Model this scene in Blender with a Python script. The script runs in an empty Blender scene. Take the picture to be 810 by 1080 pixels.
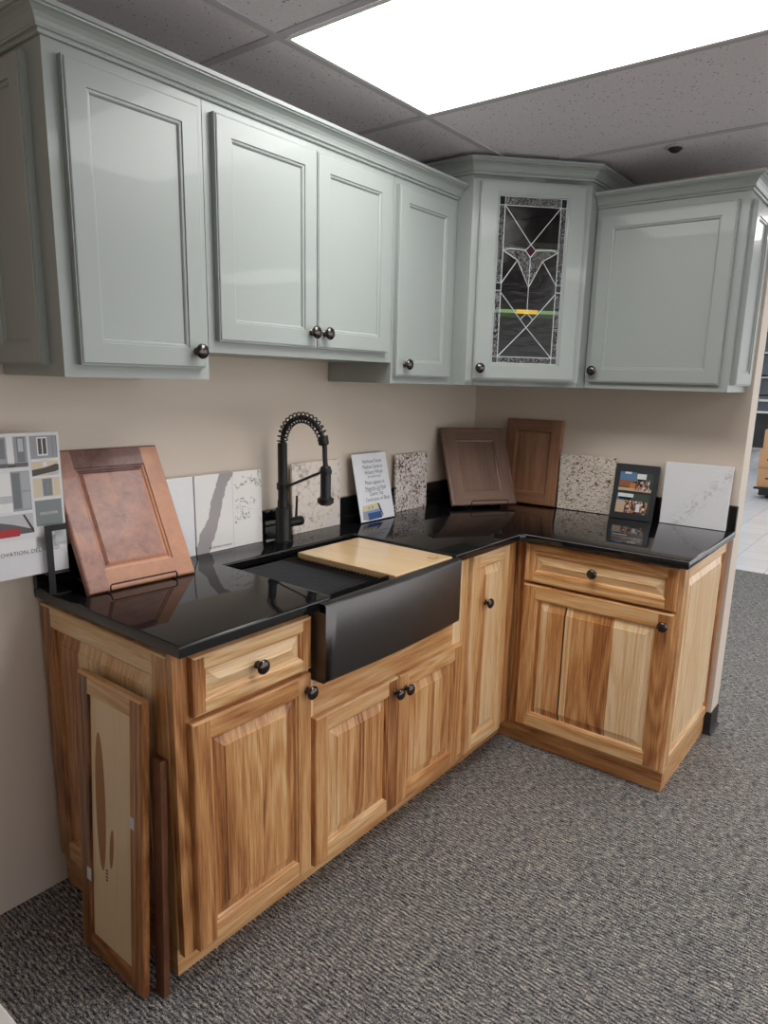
import bpy, bmesh, math, random
from mathutils import Vector, Matrix, noise
C = bpy.context.scene.collection
PI = math.pi
rnd = random.Random(7)

# ------------------------------------------------------------------ materials
def new_mat(name):
    m = bpy.data.materials.new(name); m.use_nodes = True
    nt = m.node_tree; nt.nodes.clear()
    out = nt.nodes.new('ShaderNodeOutputMaterial')
    b = nt.nodes.new('ShaderNodeBsdfPrincipled')
    nt.links.new(b.outputs[0], out.inputs[0])
    return m, nt, b, out
def srgb(r, g, b):
    f = lambda c: (c/255/12.92) if c/255 <= .04045 else ((c/255+.055)/1.055)**2.4
    return (f(r), f(g), f(b), 1)
def nd(nt, t, **kw):
    n = nt.nodes.new(t)
    for k, v in kw.items():
        if k.startswith('i_'): n.inputs[k[2:].replace('_', ' ')].default_value = v
        else: setattr(n, k, v)
    return n
def math_n(nt, op, a, b=None, c=None):
    n = nt.nodes.new('ShaderNodeMath'); n.operation = op
    for i, v in enumerate((a, b, c)):
        if v is None: continue
        if isinstance(v, (int, float)): n.inputs[i].default_value = v
        else: nt.links.new(v, n.inputs[i])
    return n.outputs[0]
def ramp(nt, fac, stops, interp='LINEAR'):
    n = nt.nodes.new('ShaderNodeValToRGB'); n.color_ramp.interpolation = interp
    e = n.color_ramp.elements
    while len(e) < len(stops): e.new(.5)
    for i, (p, c) in enumerate(stops):
        e[i].position = p; e[i].color = c if len(c) == 4 else (*c, 1)
    if fac is not None: nt.links.new(fac, n.inputs[0])
    return n.outputs[0]
def mixc(nt, fac, a, b, blend='MIX'):
    n = nt.nodes.new('ShaderNodeMix'); n.data_type = 'RGBA'; n.blend_type = blend
    for i, v in ((0, fac), (6, a), (7, b)):
        if isinstance(v, (int, float)): n.inputs[i].default_value = v
        elif isinstance(v, tuple): n.inputs[i].default_value = v
        else: nt.links.new(v, n.inputs[i])
    return n.outputs[2]
def bump(nt, bsdf, h, strength=.2, dist=.001):
    n = nt.nodes.new('ShaderNodeBump'); n.inputs['Strength'].default_value = strength
    n.inputs['Distance'].default_value = dist
    nt.links.new(h, n.inputs['Height']); nt.links.new(n.outputs[0], bsdf.inputs['Normal'])
def mapped(nt, src, scale, loc=(0, 0, 0)):
    m = nt.nodes.new('ShaderNodeMapping'); m.inputs['Scale'].default_value = scale
    m.inputs['Location'].default_value = loc
    nt.links.new(src, m.inputs[0]); return m.outputs[0]
def noise_n(nt, vec, scale, detail=3, rough=.5, dist=0):
    n = nt.nodes.new('ShaderNodeTexNoise')
    n.inputs['Scale'].default_value = scale; n.inputs['Detail'].default_value = detail
    n.inputs['Roughness'].default_value = rough; n.inputs['Distortion'].default_value = dist
    nt.links.new(vec, n.inputs['Vector']); return n.outputs[0]
def plain(name, col, rough=.5, metal=0, **kw):
    m, nt, b, o = new_mat(name)
    tc = nt.nodes.new('ShaderNodeTexCoord')
    n = noise_n(nt, tc.outputs['Object'], 35, 2)
    dark = tuple(c*.93 for c in col[:3])+(1,)
    nt.links.new(mixc(nt, n, dark, col), b.inputs['Base Color'])
    b.inputs['Roughness'].default_value = rough; b.inputs['Metallic'].default_value = metal
    for k, v in kw.items(): b.inputs[k.replace('_', ' ')].default_value = v
    return m

def wood_mat(name, stops, rough=.35, coat=.25, ring=60, streak=.35, shift=0.0):
    m, nt, b, o = new_mat(name)
    gc = nd(nt, 'ShaderNodeAttribute', attribute_name='gc'); tn = nd(nt, 'ShaderNodeAttribute', attribute_name='tone')
    g = gc.outputs['Vector']
    broad = noise_n(nt, mapped(nt, g, (9, 9, .9)), 1, 3, .55, .8)
    rings = noise_n(nt, mapped(nt, g, (7, 7, .75)), 1, 2, .4, .3)
    s = math_n(nt, 'SINE', math_n(nt, 'MULTIPLY', rings, ring))
    fine = noise_n(nt, mapped(nt, g, (330, 330, 9)), 1, 4, .65)
    mid = noise_n(nt, mapped(nt, g, (55, 55, 1.6)), 1, 4, .6, .4)
    knot = noise_n(nt, mapped(nt, g, (16, 16, .9), (3, 5, 2)), 1, 3, .5, 1.2)
    k = math_n(nt, 'MULTIPLY', math_n(nt, 'MAXIMUM', math_n(nt, 'SUBTRACT', knot, .66), 0), 3.2)
    f = math_n(nt, 'ADD', tn.outputs['Fac'], math_n(nt, 'MULTIPLY', math_n(nt, 'SUBTRACT', broad, .5), streak))
    f = math_n(nt, 'ADD', f, math_n(nt, 'MULTIPLY', s, .085))
    f = math_n(nt, 'ADD', f, math_n(nt, 'MULTIPLY', math_n(nt, 'SUBTRACT', mid, .5), .45))
    f = math_n(nt, 'ADD', f, math_n(nt, 'MULTIPLY', math_n(nt, 'SUBTRACT', fine, .5), .95))
    f = math_n(nt, 'ADD', math_n(nt, 'ADD', f, k), shift)
    nt.links.new(ramp(nt, f, stops), b.inputs['Base Color'])
    b.inputs['Roughness'].default_value = rough; b.inputs['Coat Weight'].default_value = coat
    b.inputs['Coat Roughness'].default_value = .25
    bump(nt, b, fine, .12, .0006)
    return m
M = {}
M['hickory'] = wood_mat('hickory', [(0, srgb(242, 216, 176)), (.22, srgb(230, 192, 142)), (.5, srgb(204, 148, 92)), (.75, srgb(158, 100, 56)), (1, srgb(70, 38, 22))], .33, .25, 75, .42, .07)
M['walnut'] = wood_mat('dark_walnut', [(0, srgb(150, 100, 66)), (.5, srgb(104, 62, 40)), (1, srgb(40, 22, 15))], .45, .1)
M['brown_wood'] = wood_mat('brown_stained_wood', [(0, srgb(176, 128, 94)), (.5, srgb(138, 94, 68)), (1, srgb(78, 48, 34))], .38, .3, 30, .18)
M['grey_brown_wood'] = wood_mat('grey_brown_stained_wood', [(0, srgb(150, 120, 102)), (.5, srgb(118, 92, 78)), (1, srgb(72, 52, 44))], .42, .25, 20, .12)

def copper_mat():
    m, nt, b, o = new_mat('mottled_copper_glaze')
    tc = nt.nodes.new('ShaderNodeTexCoord')
    n = noise_n(nt, tc.outputs['Object'], 17, 6, .7, .5)
    n2 = noise_n(nt, tc.outputs['Object'], 60, 3, .6)
    tn = nd(nt, 'ShaderNodeAttribute', attribute_name='tone')
    f = math_n(nt, 'ADD', math_n(nt, 'ADD', math_n(nt, 'MULTIPLY_ADD', n, .55, .12), math_n(nt, 'MULTIPLY', n2, .2)), math_n(nt, 'SUBTRACT', tn.outputs['Fac'], .5))
    nt.links.new(ramp(nt, f, [(.15, srgb(210, 154, 112)), (.40, srgb(192, 138, 110)), (.50, srgb(170, 126, 112)), (.62, srgb(140, 100, 92)), (.9, srgb(84, 54, 50))]), b.inputs['Base Color'])
    b.inputs['Roughness'].default_value = .42; b.inputs['Coat Weight'].default_value = .1
    return m
M['copper'] = copper_mat()

def paint_mat():
    m, nt, b, o = new_mat('sage_paint')
    tc = nt.nodes.new('ShaderNodeTexCoord')
    n = noise_n(nt, tc.outputs['Object'], 4, 2)
    nt.links.new(mixc(nt, n, srgb(149, 156, 152), srgb(153, 160, 156)), b.inputs['Base Color'])
    b.inputs['Roughness'].default_value = .36; b.inputs['Coat Weight'].default_value = .15
    n3 = noise_n(nt, tc.outputs['Object'], 300, 2); bump(nt, b, n3, .04, .0005)
    return m
M['sage'] = paint_mat()

def wall_mat():
    m, nt, b, o = new_mat('beige_wall_paint')
    tc = nt.nodes.new('ShaderNodeTexCoord')
    n = noise_n(nt, tc.outputs['Object'], 3, 3)
    nt.links.new(mixc(nt, n, srgb(216, 203, 189), srgb(222, 209, 195)), b.inputs['Base Color'])
    b.inputs['Roughness'].default_value = .6
    bump(nt, b, noise_n(nt, tc.outputs['Object'], 160, 3), .15, .001)
    return m
M['wall'] = wall_mat()

def ceil_mat():
    m, nt, b, o = new_mat('fissured_ceiling_tile')
    tc = nt.nodes.new('ShaderNodeTexCoord')
    v = nd(nt, 'ShaderNodeTexVoronoi', i_Scale=95.0); nt.links.new(tc.outputs['Object'], v.inputs['Vector'])
    n = noise_n(nt, tc.outputs['Object'], 90, 4, .7)
    sel = noise_n(nt, tc.outputs['Object'], 28, 2)
    sp = nd(nt, 'ShaderNodeSeparateColor'); nt.links.new(v.outputs['Color'], sp.inputs[0])
    pit = math_n(nt, 'LESS_THAN', math_n(nt, 'ADD', v.outputs['Distance'], math_n(nt, 'MULTIPLY', sel, .2)), math_n(nt, 'MULTIPLY_ADD', sp.outputs[0], .42, -.06))
    base = mixc(nt, n, srgb(216, 210, 216), srgb(240, 235, 240))
    nt.links.new(mixc(nt, pit, base, srgb(84, 76, 80)), b.inputs['Base Color'])
    b.inputs['Roughness'].default_value = .9
    bump(nt, b, math_n(nt, 'SUBTRACT', n, pit), .3, .002)
    return m
M['ceiling'] = ceil_mat()
M['tbar'] = plain('ceiling_grid_metal', srgb(196, 190, 198), .6)

def carpet_mat():
    m, nt, b, o = new_mat('ribbed_grey_carpet')
    tc = nt.nodes.new('ShaderNodeTexCoord')
    P = tc.outputs['Object']
    wob = noise_n(nt, mapped(nt, P, (60, 45, 1)), 1, 3, .6)
    sx = nd(nt, 'ShaderNodeSeparateXYZ'); nt.links.new(P, sx.inputs[0])
    ph = math_n(nt, 'ADD', math_n(nt, 'MULTIPLY', sx.outputs[0], 2*PI/.0115), math_n(nt, 'MULTIPLY', wob, 11))
    rib = math_n(nt, 'MULTIPLY_ADD', math_n(nt, 'SINE', ph), .5, .5)
    n1 = noise_n(nt, mapped(nt, P, (330, 240, 1)), 1, 2, .7)
    n2 = noise_n(nt, mapped(nt, P, (150, 42, 1), (4, 4, 0)), 1, 3, .6)
    n4 = noise_n(nt, mapped(nt, P, (9, 6, 1), (7, 4, 0)), 1, 2, .6)
    f = math_n(nt, 'ADD', math_n(nt, 'MULTIPLY', n1, .85), math_n(nt, 'ADD', math_n(nt, 'MULTIPLY', rib, .14), math_n(nt, 'MULTIPLY', n2, .62)))
    f = math_n(nt, 'ADD', f, math_n(nt, 'MULTIPLY', n4, .06))
    col = ramp(nt, f, [(.64, srgb(20, 21, 28)), (.73, srgb(66, 69, 76)), (.83, srgb(118, 120, 122)), (.93, srgb(164, 160, 152)), (1, srgb(216, 208, 194))])
    nt.links.new(col, b.inputs['Base Color']); b.inputs['Roughness'].default_value = .95
    b.inputs['Specular IOR Level'].default_value = .1
    bump(nt, b, math_n(nt, 'ADD', rib, n1), .7, .004)
    return m
M['carpet'] = carpet_mat()
def tile_mat():
    m, nt, b, o = new_mat('polished_store_floor')
    tc = nt.nodes.new('ShaderNodeTexCoord')
    br = nd(nt, 'ShaderNodeTexBrick', offset=0.0); br.inputs['Scale'].default_value = 1
    br.inputs['Brick Width'].default_value = .305; br.inputs['Row Height'].default_value = .305; br.inputs['Mortar Size'].default_value = .002
    br.inputs['Color1'].default_value = srgb(226, 228, 230); br.inputs['Color2'].default_value = srgb(218, 220, 224); br.inputs['Mortar'].default_value = srgb(150, 152, 155)
    nt.links.new(tc.outputs['Object'], br.inputs['Vector'])
    nt.links.new(br.outputs[0], b.inputs['Base Color']); b.inputs['Roughness'].default_value = .18
    return m
M['tile'] = tile_mat()

def granite_black():
    m, nt, b, o = new_mat('black_polished_stone')
    tc = nt.nodes.new('ShaderNodeTexCoord')
    n = noise_n(nt, tc.outputs['Object'], 350, 2, .8)
    nt.links.new(ramp(nt, n, [(.5, (.006, .006, .007, 1)), (.72, (.012, .012, .013, 1)), (.8, (.05, .05, .05, 1))]), b.inputs['Base Color'])
    b.inputs['Roughness'].default_value = .05; b.inputs['IOR'].default_value = 1.6
    return m
M['counter'] = granite_black()
M['black_metal'] = plain('matte_black_metal', (.012, .012, .013, 1), .38, .3)
M['black_wire'] = plain('black_wire', (.01, .01, .01, 1), .35, .2)
M['rack_steel'] = plain('dark_steel_rods', (.045, .045, .048, 1), .3, .9)
M['knob'] = plain('dark_bronze_knob', (.10, .09, .085, 1), .22, 1)
M['black_plastic'] = plain('black_rubber', (.015, .015, .016, 1), .6)
M['lead'] = plain('bright_lead_came', srgb(205, 210, 212), .35, .3)
M['white_edge'] = plain('white_laminate', srgb(226, 224, 220), .4)
M['dark_panel'] = plain('dark_laminate', (.02, .02, .022, 1), .5)

def sink_mat():
    m, nt, b, o = new_mat('gunmetal_steel')
    tc = nt.nodes.new('ShaderNodeTexCoord')
    n = noise_n(nt, mapped(nt, tc.outputs['Object'], (3, 3, 500)), 1, 2)
    b.inputs['Base Color'].default_value = (.13, .125, .125, 1); b.inputs['Metallic'].default_value = .95
    nt.links.new(math_n(nt, 'MULTIPLY_ADD', n, .12, .30), b.inputs['Roughness'])
    b.inputs['Anisotropic'].default_value = .5
    return m
M['sink'] = sink_mat()
def board_mat():
    m, nt, b, o = new_mat('pale_maple')
    tc = nt.nodes.new('ShaderNodeTexCoord')
    n = noise_n(nt, mapped(nt, tc.outputs['Object'], (30, 2, 30)), 1, 4, .6)
    nt.links.new(mixc(nt, n, srgb(214, 178, 130), srgb(232, 204, 160)), b.inputs['Base Color'])
    b.inputs['Roughness'].default_value = .22; b.inputs['Coat Weight'].default_value = .4; b.inputs['Coat Roughness'].default_value = .08
    return m
M['maple'] = board_mat()

def stone(name, base, kind, seed=0):
    m, nt, b, o = new_mat(name)
    tc = nt.nodes.new('ShaderNodeTexCoord'); P = mapped(nt, tc.outputs['Object'], (1, 1, 1), (seed, seed*.7, seed*.3))
    if kind == 'plain':
        n = noise_n(nt, P, 60, 3); c = mixc(nt, n, base, tuple(x*.95 for x in base[:3])+(1,))
    elif kind == 'vein':       # grey veins on white
        n = noise_n(nt, P, 5, 6, .62, 1.5)
        v = math_n(nt, 'ABSOLUTE', math_n(nt, 'SUBTRACT', n, .5))
        lo = noise_n(nt, P, 7, 2)
        v = math_n(nt, 'ADD', v, math_n(nt, 'MULTIPLY', math_n(nt, 'MAXIMUM', math_n(nt, 'SUBTRACT', lo, .42), 0), .35))
        c = ramp(nt, v, [(0, srgb(150, 148, 150)), (.012, srgb(190, 188, 188)), (.03, base)])
    elif kind == 'marble':     # one wide grey band and fine dark veining
        s = nd(nt, 'ShaderNodeSeparateXYZ'); nt.links.new(tc.outputs['Object'], s.inputs[0])
        w = noise_n(nt, P, 9, 4, .6, .5)
        # band line: x = -.05 + .22*z + wobble
        ln = math_n(nt, 'SUBTRACT', s.outputs[0], math_n(nt, 'MULTIPLY_ADD', s.outputs[2], .44, -.122))
        ln = math_n(nt, 'ABSOLUTE', math_n(nt, 'ADD', ln, math_n(nt, 'MULTIPLY', math_n(nt, 'SUBTRACT', w, .5), .075)))
        band = math_n(nt, 'LESS_THAN', ln, .027)
        n = noise_n(nt, P, 22, 4, .6, .8)
        v = math_n(nt, 'ABSOLUTE', math_n(nt, 'SUBTRACT', n, .5))
        right = math_n(nt, 'GREATER_THAN', s.outputs[0], .02)
        dv = math_n(nt, 'MULTIPLY', math_n(nt, 'LESS_THAN', v, .011), math_n(nt, 'MULTIPLY', right, math_n(nt, 'GREATER_THAN', noise_n(nt, P, 13, 2), .5)))
        c = mixc(nt, band, base, srgb(168, 162, 163)); c = mixc(nt, dv, c, srgb(120, 118, 130))
        seam = math_n(nt, 'LESS_THAN', math_n(nt, 'ABSOLUTE', math_n(nt, 'SUBTRACT', s.outputs[0], .012)), .0008)
        c = mixc(nt, math_n(nt, 'MULTIPLY', seam, .5), c, srgb(140, 138, 140))
    elif kind == 'speckle_beige':
        n = noise_n(nt, P, 45, 5, .7, .3); n2 = noise_n(nt, P, 9, 3, .6)
        f = math_n(nt, 'ADD', math_n(nt, 'MULTIPLY', n, .7), math_n(nt, 'MULTIPLY', n2, .3))
        c = ramp(nt, f, [(.3, srgb(138, 120, 116)), (.42, srgb(184, 172, 166)), (.5, base), (.62, srgb(212, 206, 200)), (.72, srgb(176, 160, 154))])
    elif kind == 'speckle_dark':
        n = noise_n(nt, P, 85, 3, .6, .4); n2 = noise_n(nt, P, 9, 2, .5)
        f = math_n(nt, 'ADD', math_n(nt, 'MULTIPLY', n, .72), math_n(nt, 'MULTIPLY', n2, .3))
        c = ramp(nt, f, [(.38, base), (.525, srgb(214, 204, 198)), (.56, srgb(140, 112, 108)), (.61, srgb(60, 46, 48))])
    elif kind == 'granite_brown':
        n = noise_n(nt, mapped(nt, P, (1, 1, 1.7)), 52, 5, .75, .8); n2 = noise_n(nt, P, 10, 3, .6)
        f = math_n(nt, 'ADD', math_n(nt, 'MULTIPLY', n, .75), math_n(nt, 'MULTIPLY', n2, .25))
        c = ramp(nt, f, [(.36, srgb(60, 46, 40)), (.42, srgb(150, 116, 90)), (.455, srgb(210, 200, 184)), (.52, base), (.555, srgb(196, 180, 160)), (.585, srgb(142, 102, 76)), (.63, srgb(52, 40, 36))])
    elif kind == 'white_vein_corner':
        n = noise_n(nt, P, 14, 6, .75, .6); v = math_n(nt, 'ABSOLUTE', math_n(nt, 'SUBTRACT', n, .5))
        s = nd(nt, 'ShaderNodeSeparateXYZ'); nt.links.new(tc.outputs['Object'], s.inputs[0])
        d = math_n(nt, 'ABSOLUTE', math_n(nt, 'ADD', math_n(nt, 'ADD', s.outputs[1], .03), math_n(nt, 'MULTIPLY', math_n(nt, 'SUBTRACT', s.outputs[2], .12), .9)))
        v = math_n(nt, 'ADD', v, math_n(nt, 'MULTIPLY', d, .45))
        c = ramp(nt, v, [(0, srgb(176, 174, 178)), (.012, srgb(206, 205, 208)), (.03, base)])
    nt.links.new(c, b.inputs['Base Color']); b.inputs['Roughness'].default_value = .22
    return m
M['st_white'] = stone('plain_white_quartz', srgb(240, 240, 243), 'plain', 3)
M['st_marble'] = stone('banded_white_marble', srgb(238, 236, 233), 'marble', 1)
M['st_beige'] = stone('beige_speckled_granite', srgb(222, 212, 202), 'speckle_beige', 2)
M['st_dark'] = stone('white_granite_dark_flecks', srgb(240, 232, 226), 'speckle_dark', 4.3)
M['st_brown'] = stone('cream_brown_granite', srgb(244, 238, 226), 'granite_brown', 5)
M['st_quartz'] = stone('white_quartz_faint_vein', srgb(238, 238, 242), 'white_vein_corner', 6)

def flat(name, col, rough=.5, **kw):
    if name not in M: M[name] = plain(name, col, rough, **kw)
    return M[name]
def emit(name, col, s):
    m = bpy.data.materials.new(name); m.use_nodes = True; nt = m.node_tree; nt.nodes.clear()
    o = nt.nodes.new('ShaderNodeOutputMaterial'); e = nt.nodes.new('ShaderNodeEmission')
    e.inputs[0].default_value = col; e.inputs[1].default_value = s
    nt.links.new(e.outputs[0], o.inputs[0]); return m
def glass_mat(name, tint, trans=.5, texture=0):
    m = bpy.data.materials.new(name); m.use_nodes = True; nt = m.node_tree; nt.nodes.clear()
    o = nt.nodes.new('ShaderNodeOutputMaterial'); t = nt.nodes.new('ShaderNodeBsdfTransparent'); g = nt.nodes.new('ShaderNodeBsdfGlossy')
    t.inputs[0].default_value = tint; g.inputs['Roughness'].default_value = .06 if not texture else .18
    f = nt.nodes.new('ShaderNodeFresnel'); f.inputs[0].default_value = 1.5
    mx = nt.nodes.new('ShaderNodeMixShader')
    if texture:
        tc = nt.nodes.new('ShaderNodeTexCoord'); n = noise_n(nt, tc.outputs['Object'], 190, 3, .7)
        bp = nt.nodes.new('ShaderNodeBump'); bp.inputs['Strength'].default_value = 1; bp.inputs['Distance'].default_value = .012
        nt.links.new(n, bp.inputs['Height']); nt.links.new(bp.outputs[0], g.inputs['Normal'])
        fac = math_n(nt, 'MULTIPLY_ADD', math_n(nt, 'GREATER_THAN', n, .5), .75, .08)
        nt.links.new(fac, mx.inputs[0])
    else:
        tc = nt.nodes.new('ShaderNodeTexCoord'); n = noise_n(nt, mapped(nt, tc.outputs['Object'], (1, 1, 3)), 16, 4, .6)
        bp = nt.nodes.new('ShaderNodeBump'); bp.inputs['Strength'].default_value = .25; bp.inputs['Distance'].default_value = .006
        nt.links.new(n, bp.inputs['Height']); nt.links.new(bp.outputs[0], g.inputs['Normal'])
        nt.links.new(f.outputs[0], mx.inputs[0])
    nt.links.new(t.outputs[0], mx.inputs[1]); nt.links.new(g.outputs[0], mx.inputs[2]); nt.links.new(mx.outputs[0], o.inputs[0])
    return m

# ------------------------------------------------------------------ mesh builder
class Fr:
    """local frame: a along the front, d outwards, z up"""
    def __init__(s, o, u, n, up=(0, 0, 1)):
        s.o = Vector(o); s.u = Vector(u).normalized(); s.n = Vector(n).normalized(); s.up = Vector(up).normalized()
    def __call__(s, a, d, z): return s.o + s.u*a + s.n*d + s.up*z
W = Fr((0, 0, 0), (1, 0, 0), (0, 1, 0))
class MB:
    def __init__(s, fr=W): s.fr = fr; s.v = []; s.f = []; s.m = []; s.t = []; s.g = []
    def poly(s, pts, tone=.4, horiz=False, off=(0, 0, 0), mi=0):
        n = len(s.v)
        for p in pts: s.v.append(s.fr(*p))
        s.f.append(tuple(range(n, n+len(pts)))); s.m.append(mi); s.t.append(tone)
        for a, d, z in pts:
            s.g.append((z+off[0], d*.15+off[1], a+off[2]) if horiz else (a+off[0], d*.15+off[1], z+off[2]))
    def box(s, a0, a1, d0, d1, z0, z1, tone=.4, horiz=False, mi=0, ch=0, off=None):
        off = off or (rnd.random()*9, rnd.random()*9, rnd.random()*9)
        if ch <= 0:
            P = lambda i, j, k: ((a0, a1)[i], (d0, d1)[j], (z0, z1)[k])
            for q in (((0,0,0),(0,0,1),(1,0,1),(1,0,0)), ((0,1,0),(1,1,0),(1,1,1),(0,1,1)), ((0,0,0),(0,1,0),(0,1,1),(0,0,1)),
                      ((1,0,0),(1,0,1),(1,1,1),(1,1,0)), ((0,0,0),(1,0,0),(1,1,0),(0,1,0)), ((0,0,1),(0,1,1),(1,1,1),(1,0,1))):
                s.poly([P(*c) for c in q], tone, horiz, off, mi)
            return
        bm = bmesh.new(); bmesh.ops.create_cube(bm, size=1)
        for v in bm.verts: v.co = Vector(((a0+a1)/2+v.co.x*(a1-a0), (d0+d1)/2+v.co.y*(d1-d0), (z0+z1)/2+v.co.z*(z1-z0)))
        bmesh.ops.bevel(bm, geom=bm.edges[:], offset=ch, segments=2, profile=.6, affect='EDGES', clamp_overlap=True)
        for f in bm.faces: s.poly([tuple(v.co) for v in f.verts], tone, horiz, off, mi)
        bm.free()
    def prism(s, outline, d0, d1, tone=.4, mi=0, plane='az'):
        """extrude outline; plane 'az': points (a,z) between depths; plane 'ad': points (a,d) between heights d0,d1"""
        off = (rnd.random()*9, 0, 0)
        mk = (lambda p, e: (p[0], e, p[1])) if plane == 'az' else (lambda p, e: (p[0], p[1], e))
        s.poly([mk(p, d1) for p in outline], tone, False, off, mi); s.poly([mk(p, d0) for p in reversed(outline)], tone, False, off, mi)
        for i in range(len(outline)):
            p, q = outline[i], outline[(i+1) % len(outline)]
            s.poly([mk(p, d0), mk(q, d0), mk(q, d1), mk(p, d1)], tone, False, off, mi)
    def sweep(s, path, prof, closed=False, tone=.4, mi=0, z=0, caps=True):
        """path: plan points (a,d); prof: (out, up); out is to the RIGHT of travel"""
        n = len(path); P = [Vector(p) for p in path]; rows = []
        for i in range(n):
            def nrm(a, b): t = (b-a).normalized(); return Vector((t.y, -t.x))
            ns = []
            if i > 0 or closed: ns.append(nrm(P[i-1], P[i]))
            if i < n-1 or closed: ns.append(nrm(P[i], P[(i+1) % n]))
            m = sum(ns, Vector((0, 0))).normalized(); k = 1/max(.2, m.dot(ns[0]))
            rows.append([(P[i].x+m.x*o*k, P[i].y+m.y*o*k, z+h) for o, h in prof])
        for i in range(n if closed else n-1):
            A, B = rows[i], rows[(i+1) % n]
            for j in range(len(prof)-1): s.poly([A[j], B[j], B[j+1], A[j+1]], tone, True, (0, 0, 0), mi)
        if caps and not closed:
            s.poly(rows[0], tone, False, (0,0,0), mi); s.poly(list(reversed(rows[-1])), tone, False, (0,0,0), mi)
    def tube(s, pts, r, seg=10, mi=0, cap=True, tone=.4):
        P = [Vector(p) for p in pts]; rings = []; up = None
        rr = r if isinstance(r, (list, tuple)) else [r]*len(P)
        for i, p in enumerate(P):
            t = (P[min(i+1, len(P)-1)]-P[max(i-1, 0)]).normalized()
            if up is None:
                up = Vector((0, 0, 1)) if abs(t.z) < .9 else Vector((1, 0, 0))
            x = (up - t*up.dot(t)).normalized(); up = x; y = t.cross(x)
            rings.append([tuple(p+(x*math.cos(2*PI*k/seg)+y*math.sin(2*PI*k/seg))*rr[i]) for k in range(seg)])
        for A, B in zip(rings, rings[1:]):
            for k in range(seg): s.poly([A[k], A[(k+1) % seg], B[(k+1) % seg], B[k]], tone, False, (0,0,0), mi)
        if cap: s.poly(list(reversed(rings[0])), tone, mi=mi); s.poly(rings[-1], tone, mi=mi)
    def lathe(s, c, axis, prof, seg=20, mi=0):
        """prof: (r, h) along axis"""
        ax = Vector(axis).normalized(); x = ax.orthogonal().normalized(); y = ax.cross(x); c = Vector(c)
        rings = [[tuple(c+ax*h+(x*math.cos(2*PI*k/seg)+y*math.sin(2*PI*k/seg))*r) for k in range(seg)] for r, h in prof]
        for A, B in zip(rings, rings[1:]):
            for k in range(seg): s.poly([A[k], A[(k+1) % seg], B[(k+1) % seg], B[k]], mi=mi)
        s.poly(list(reversed(rings[0])), mi=mi); s.poly(rings[-1], mi=mi)
    def build(s, name, mats, parent=None, smooth=False, loc=None, merge=True, **props):
        me = bpy.data.meshes.new(name); ob = bpy.data.objects.new(name, me); C.objects.link(ob)
        L = Vector((0, 0, 0))
        if parent is not None:
            ob.parent = parent; q = parent
            while q: L = L + q.location; q = q.parent
        if loc is not None: ob.location = Vector(loc)-L if parent else Vector(loc); L = Vector(loc)
        me.from_pydata([tuple(v-L) for v in s.v], [], s.f)
        for m in (mats if isinstance(mats, (list, tuple)) else [mats]): me.materials.append(m)
        me.polygons.foreach_set('material_index', s.m)
        at = me.attributes.new('tone', 'FLOAT', 'FACE'); at.data.foreach_set('value', s.t)
        ag = me.attributes.new('gc', 'FLOAT_VECTOR', 'CORNER'); ag.data.foreach_set('vector', [c for g in s.g for c in g])
        if merge or smooth:
            bm = bmesh.new(); bm.from_mesh(me)
            bmesh.ops.remove_doubles(bm, verts=bm.verts, dist=1e-5)
            bmesh.ops.recalc_face_normals(bm, faces=bm.faces)
            bm.to_mesh(me); bm.free()
        if smooth:
            me.polygons.foreach_set('use_smooth', [True]*len(me.polygons))
            me.set_sharp_from_angle(angle=math.radians(40))
        for k, v in props.items(): ob[k] = v
        return ob
def thing(name, label, cat, loc=(0, 0, 0), group=None):
    o = bpy.data.objects.new(name, None); C.objects.link(o); o.location = loc; o.empty_display_size = .05
    o['label'] = label; o['category'] = cat
    if group: o['group'] = group
    return o
def tag(o, label, cat, group=None):
    o['label'] = label; o['category'] = cat
    if group: o['group'] = group
    return o
def struct(mb, name, mat): o = mb.build(name, mat); o['kind'] = 'structure'; return o

# ------------------------------------------------------------------ frames of reference
FA = Fr((0, 0, 0), (1, 0, 0), (0, -1, 0))         # along wall A: a = world x, d = -y
FB = Fr((0, 0, 0), (0, -1, 0), (-1, 0, 0))        # along wall B: a = -y, d = -x
r2 = 1/math.sqrt(2)

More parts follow.
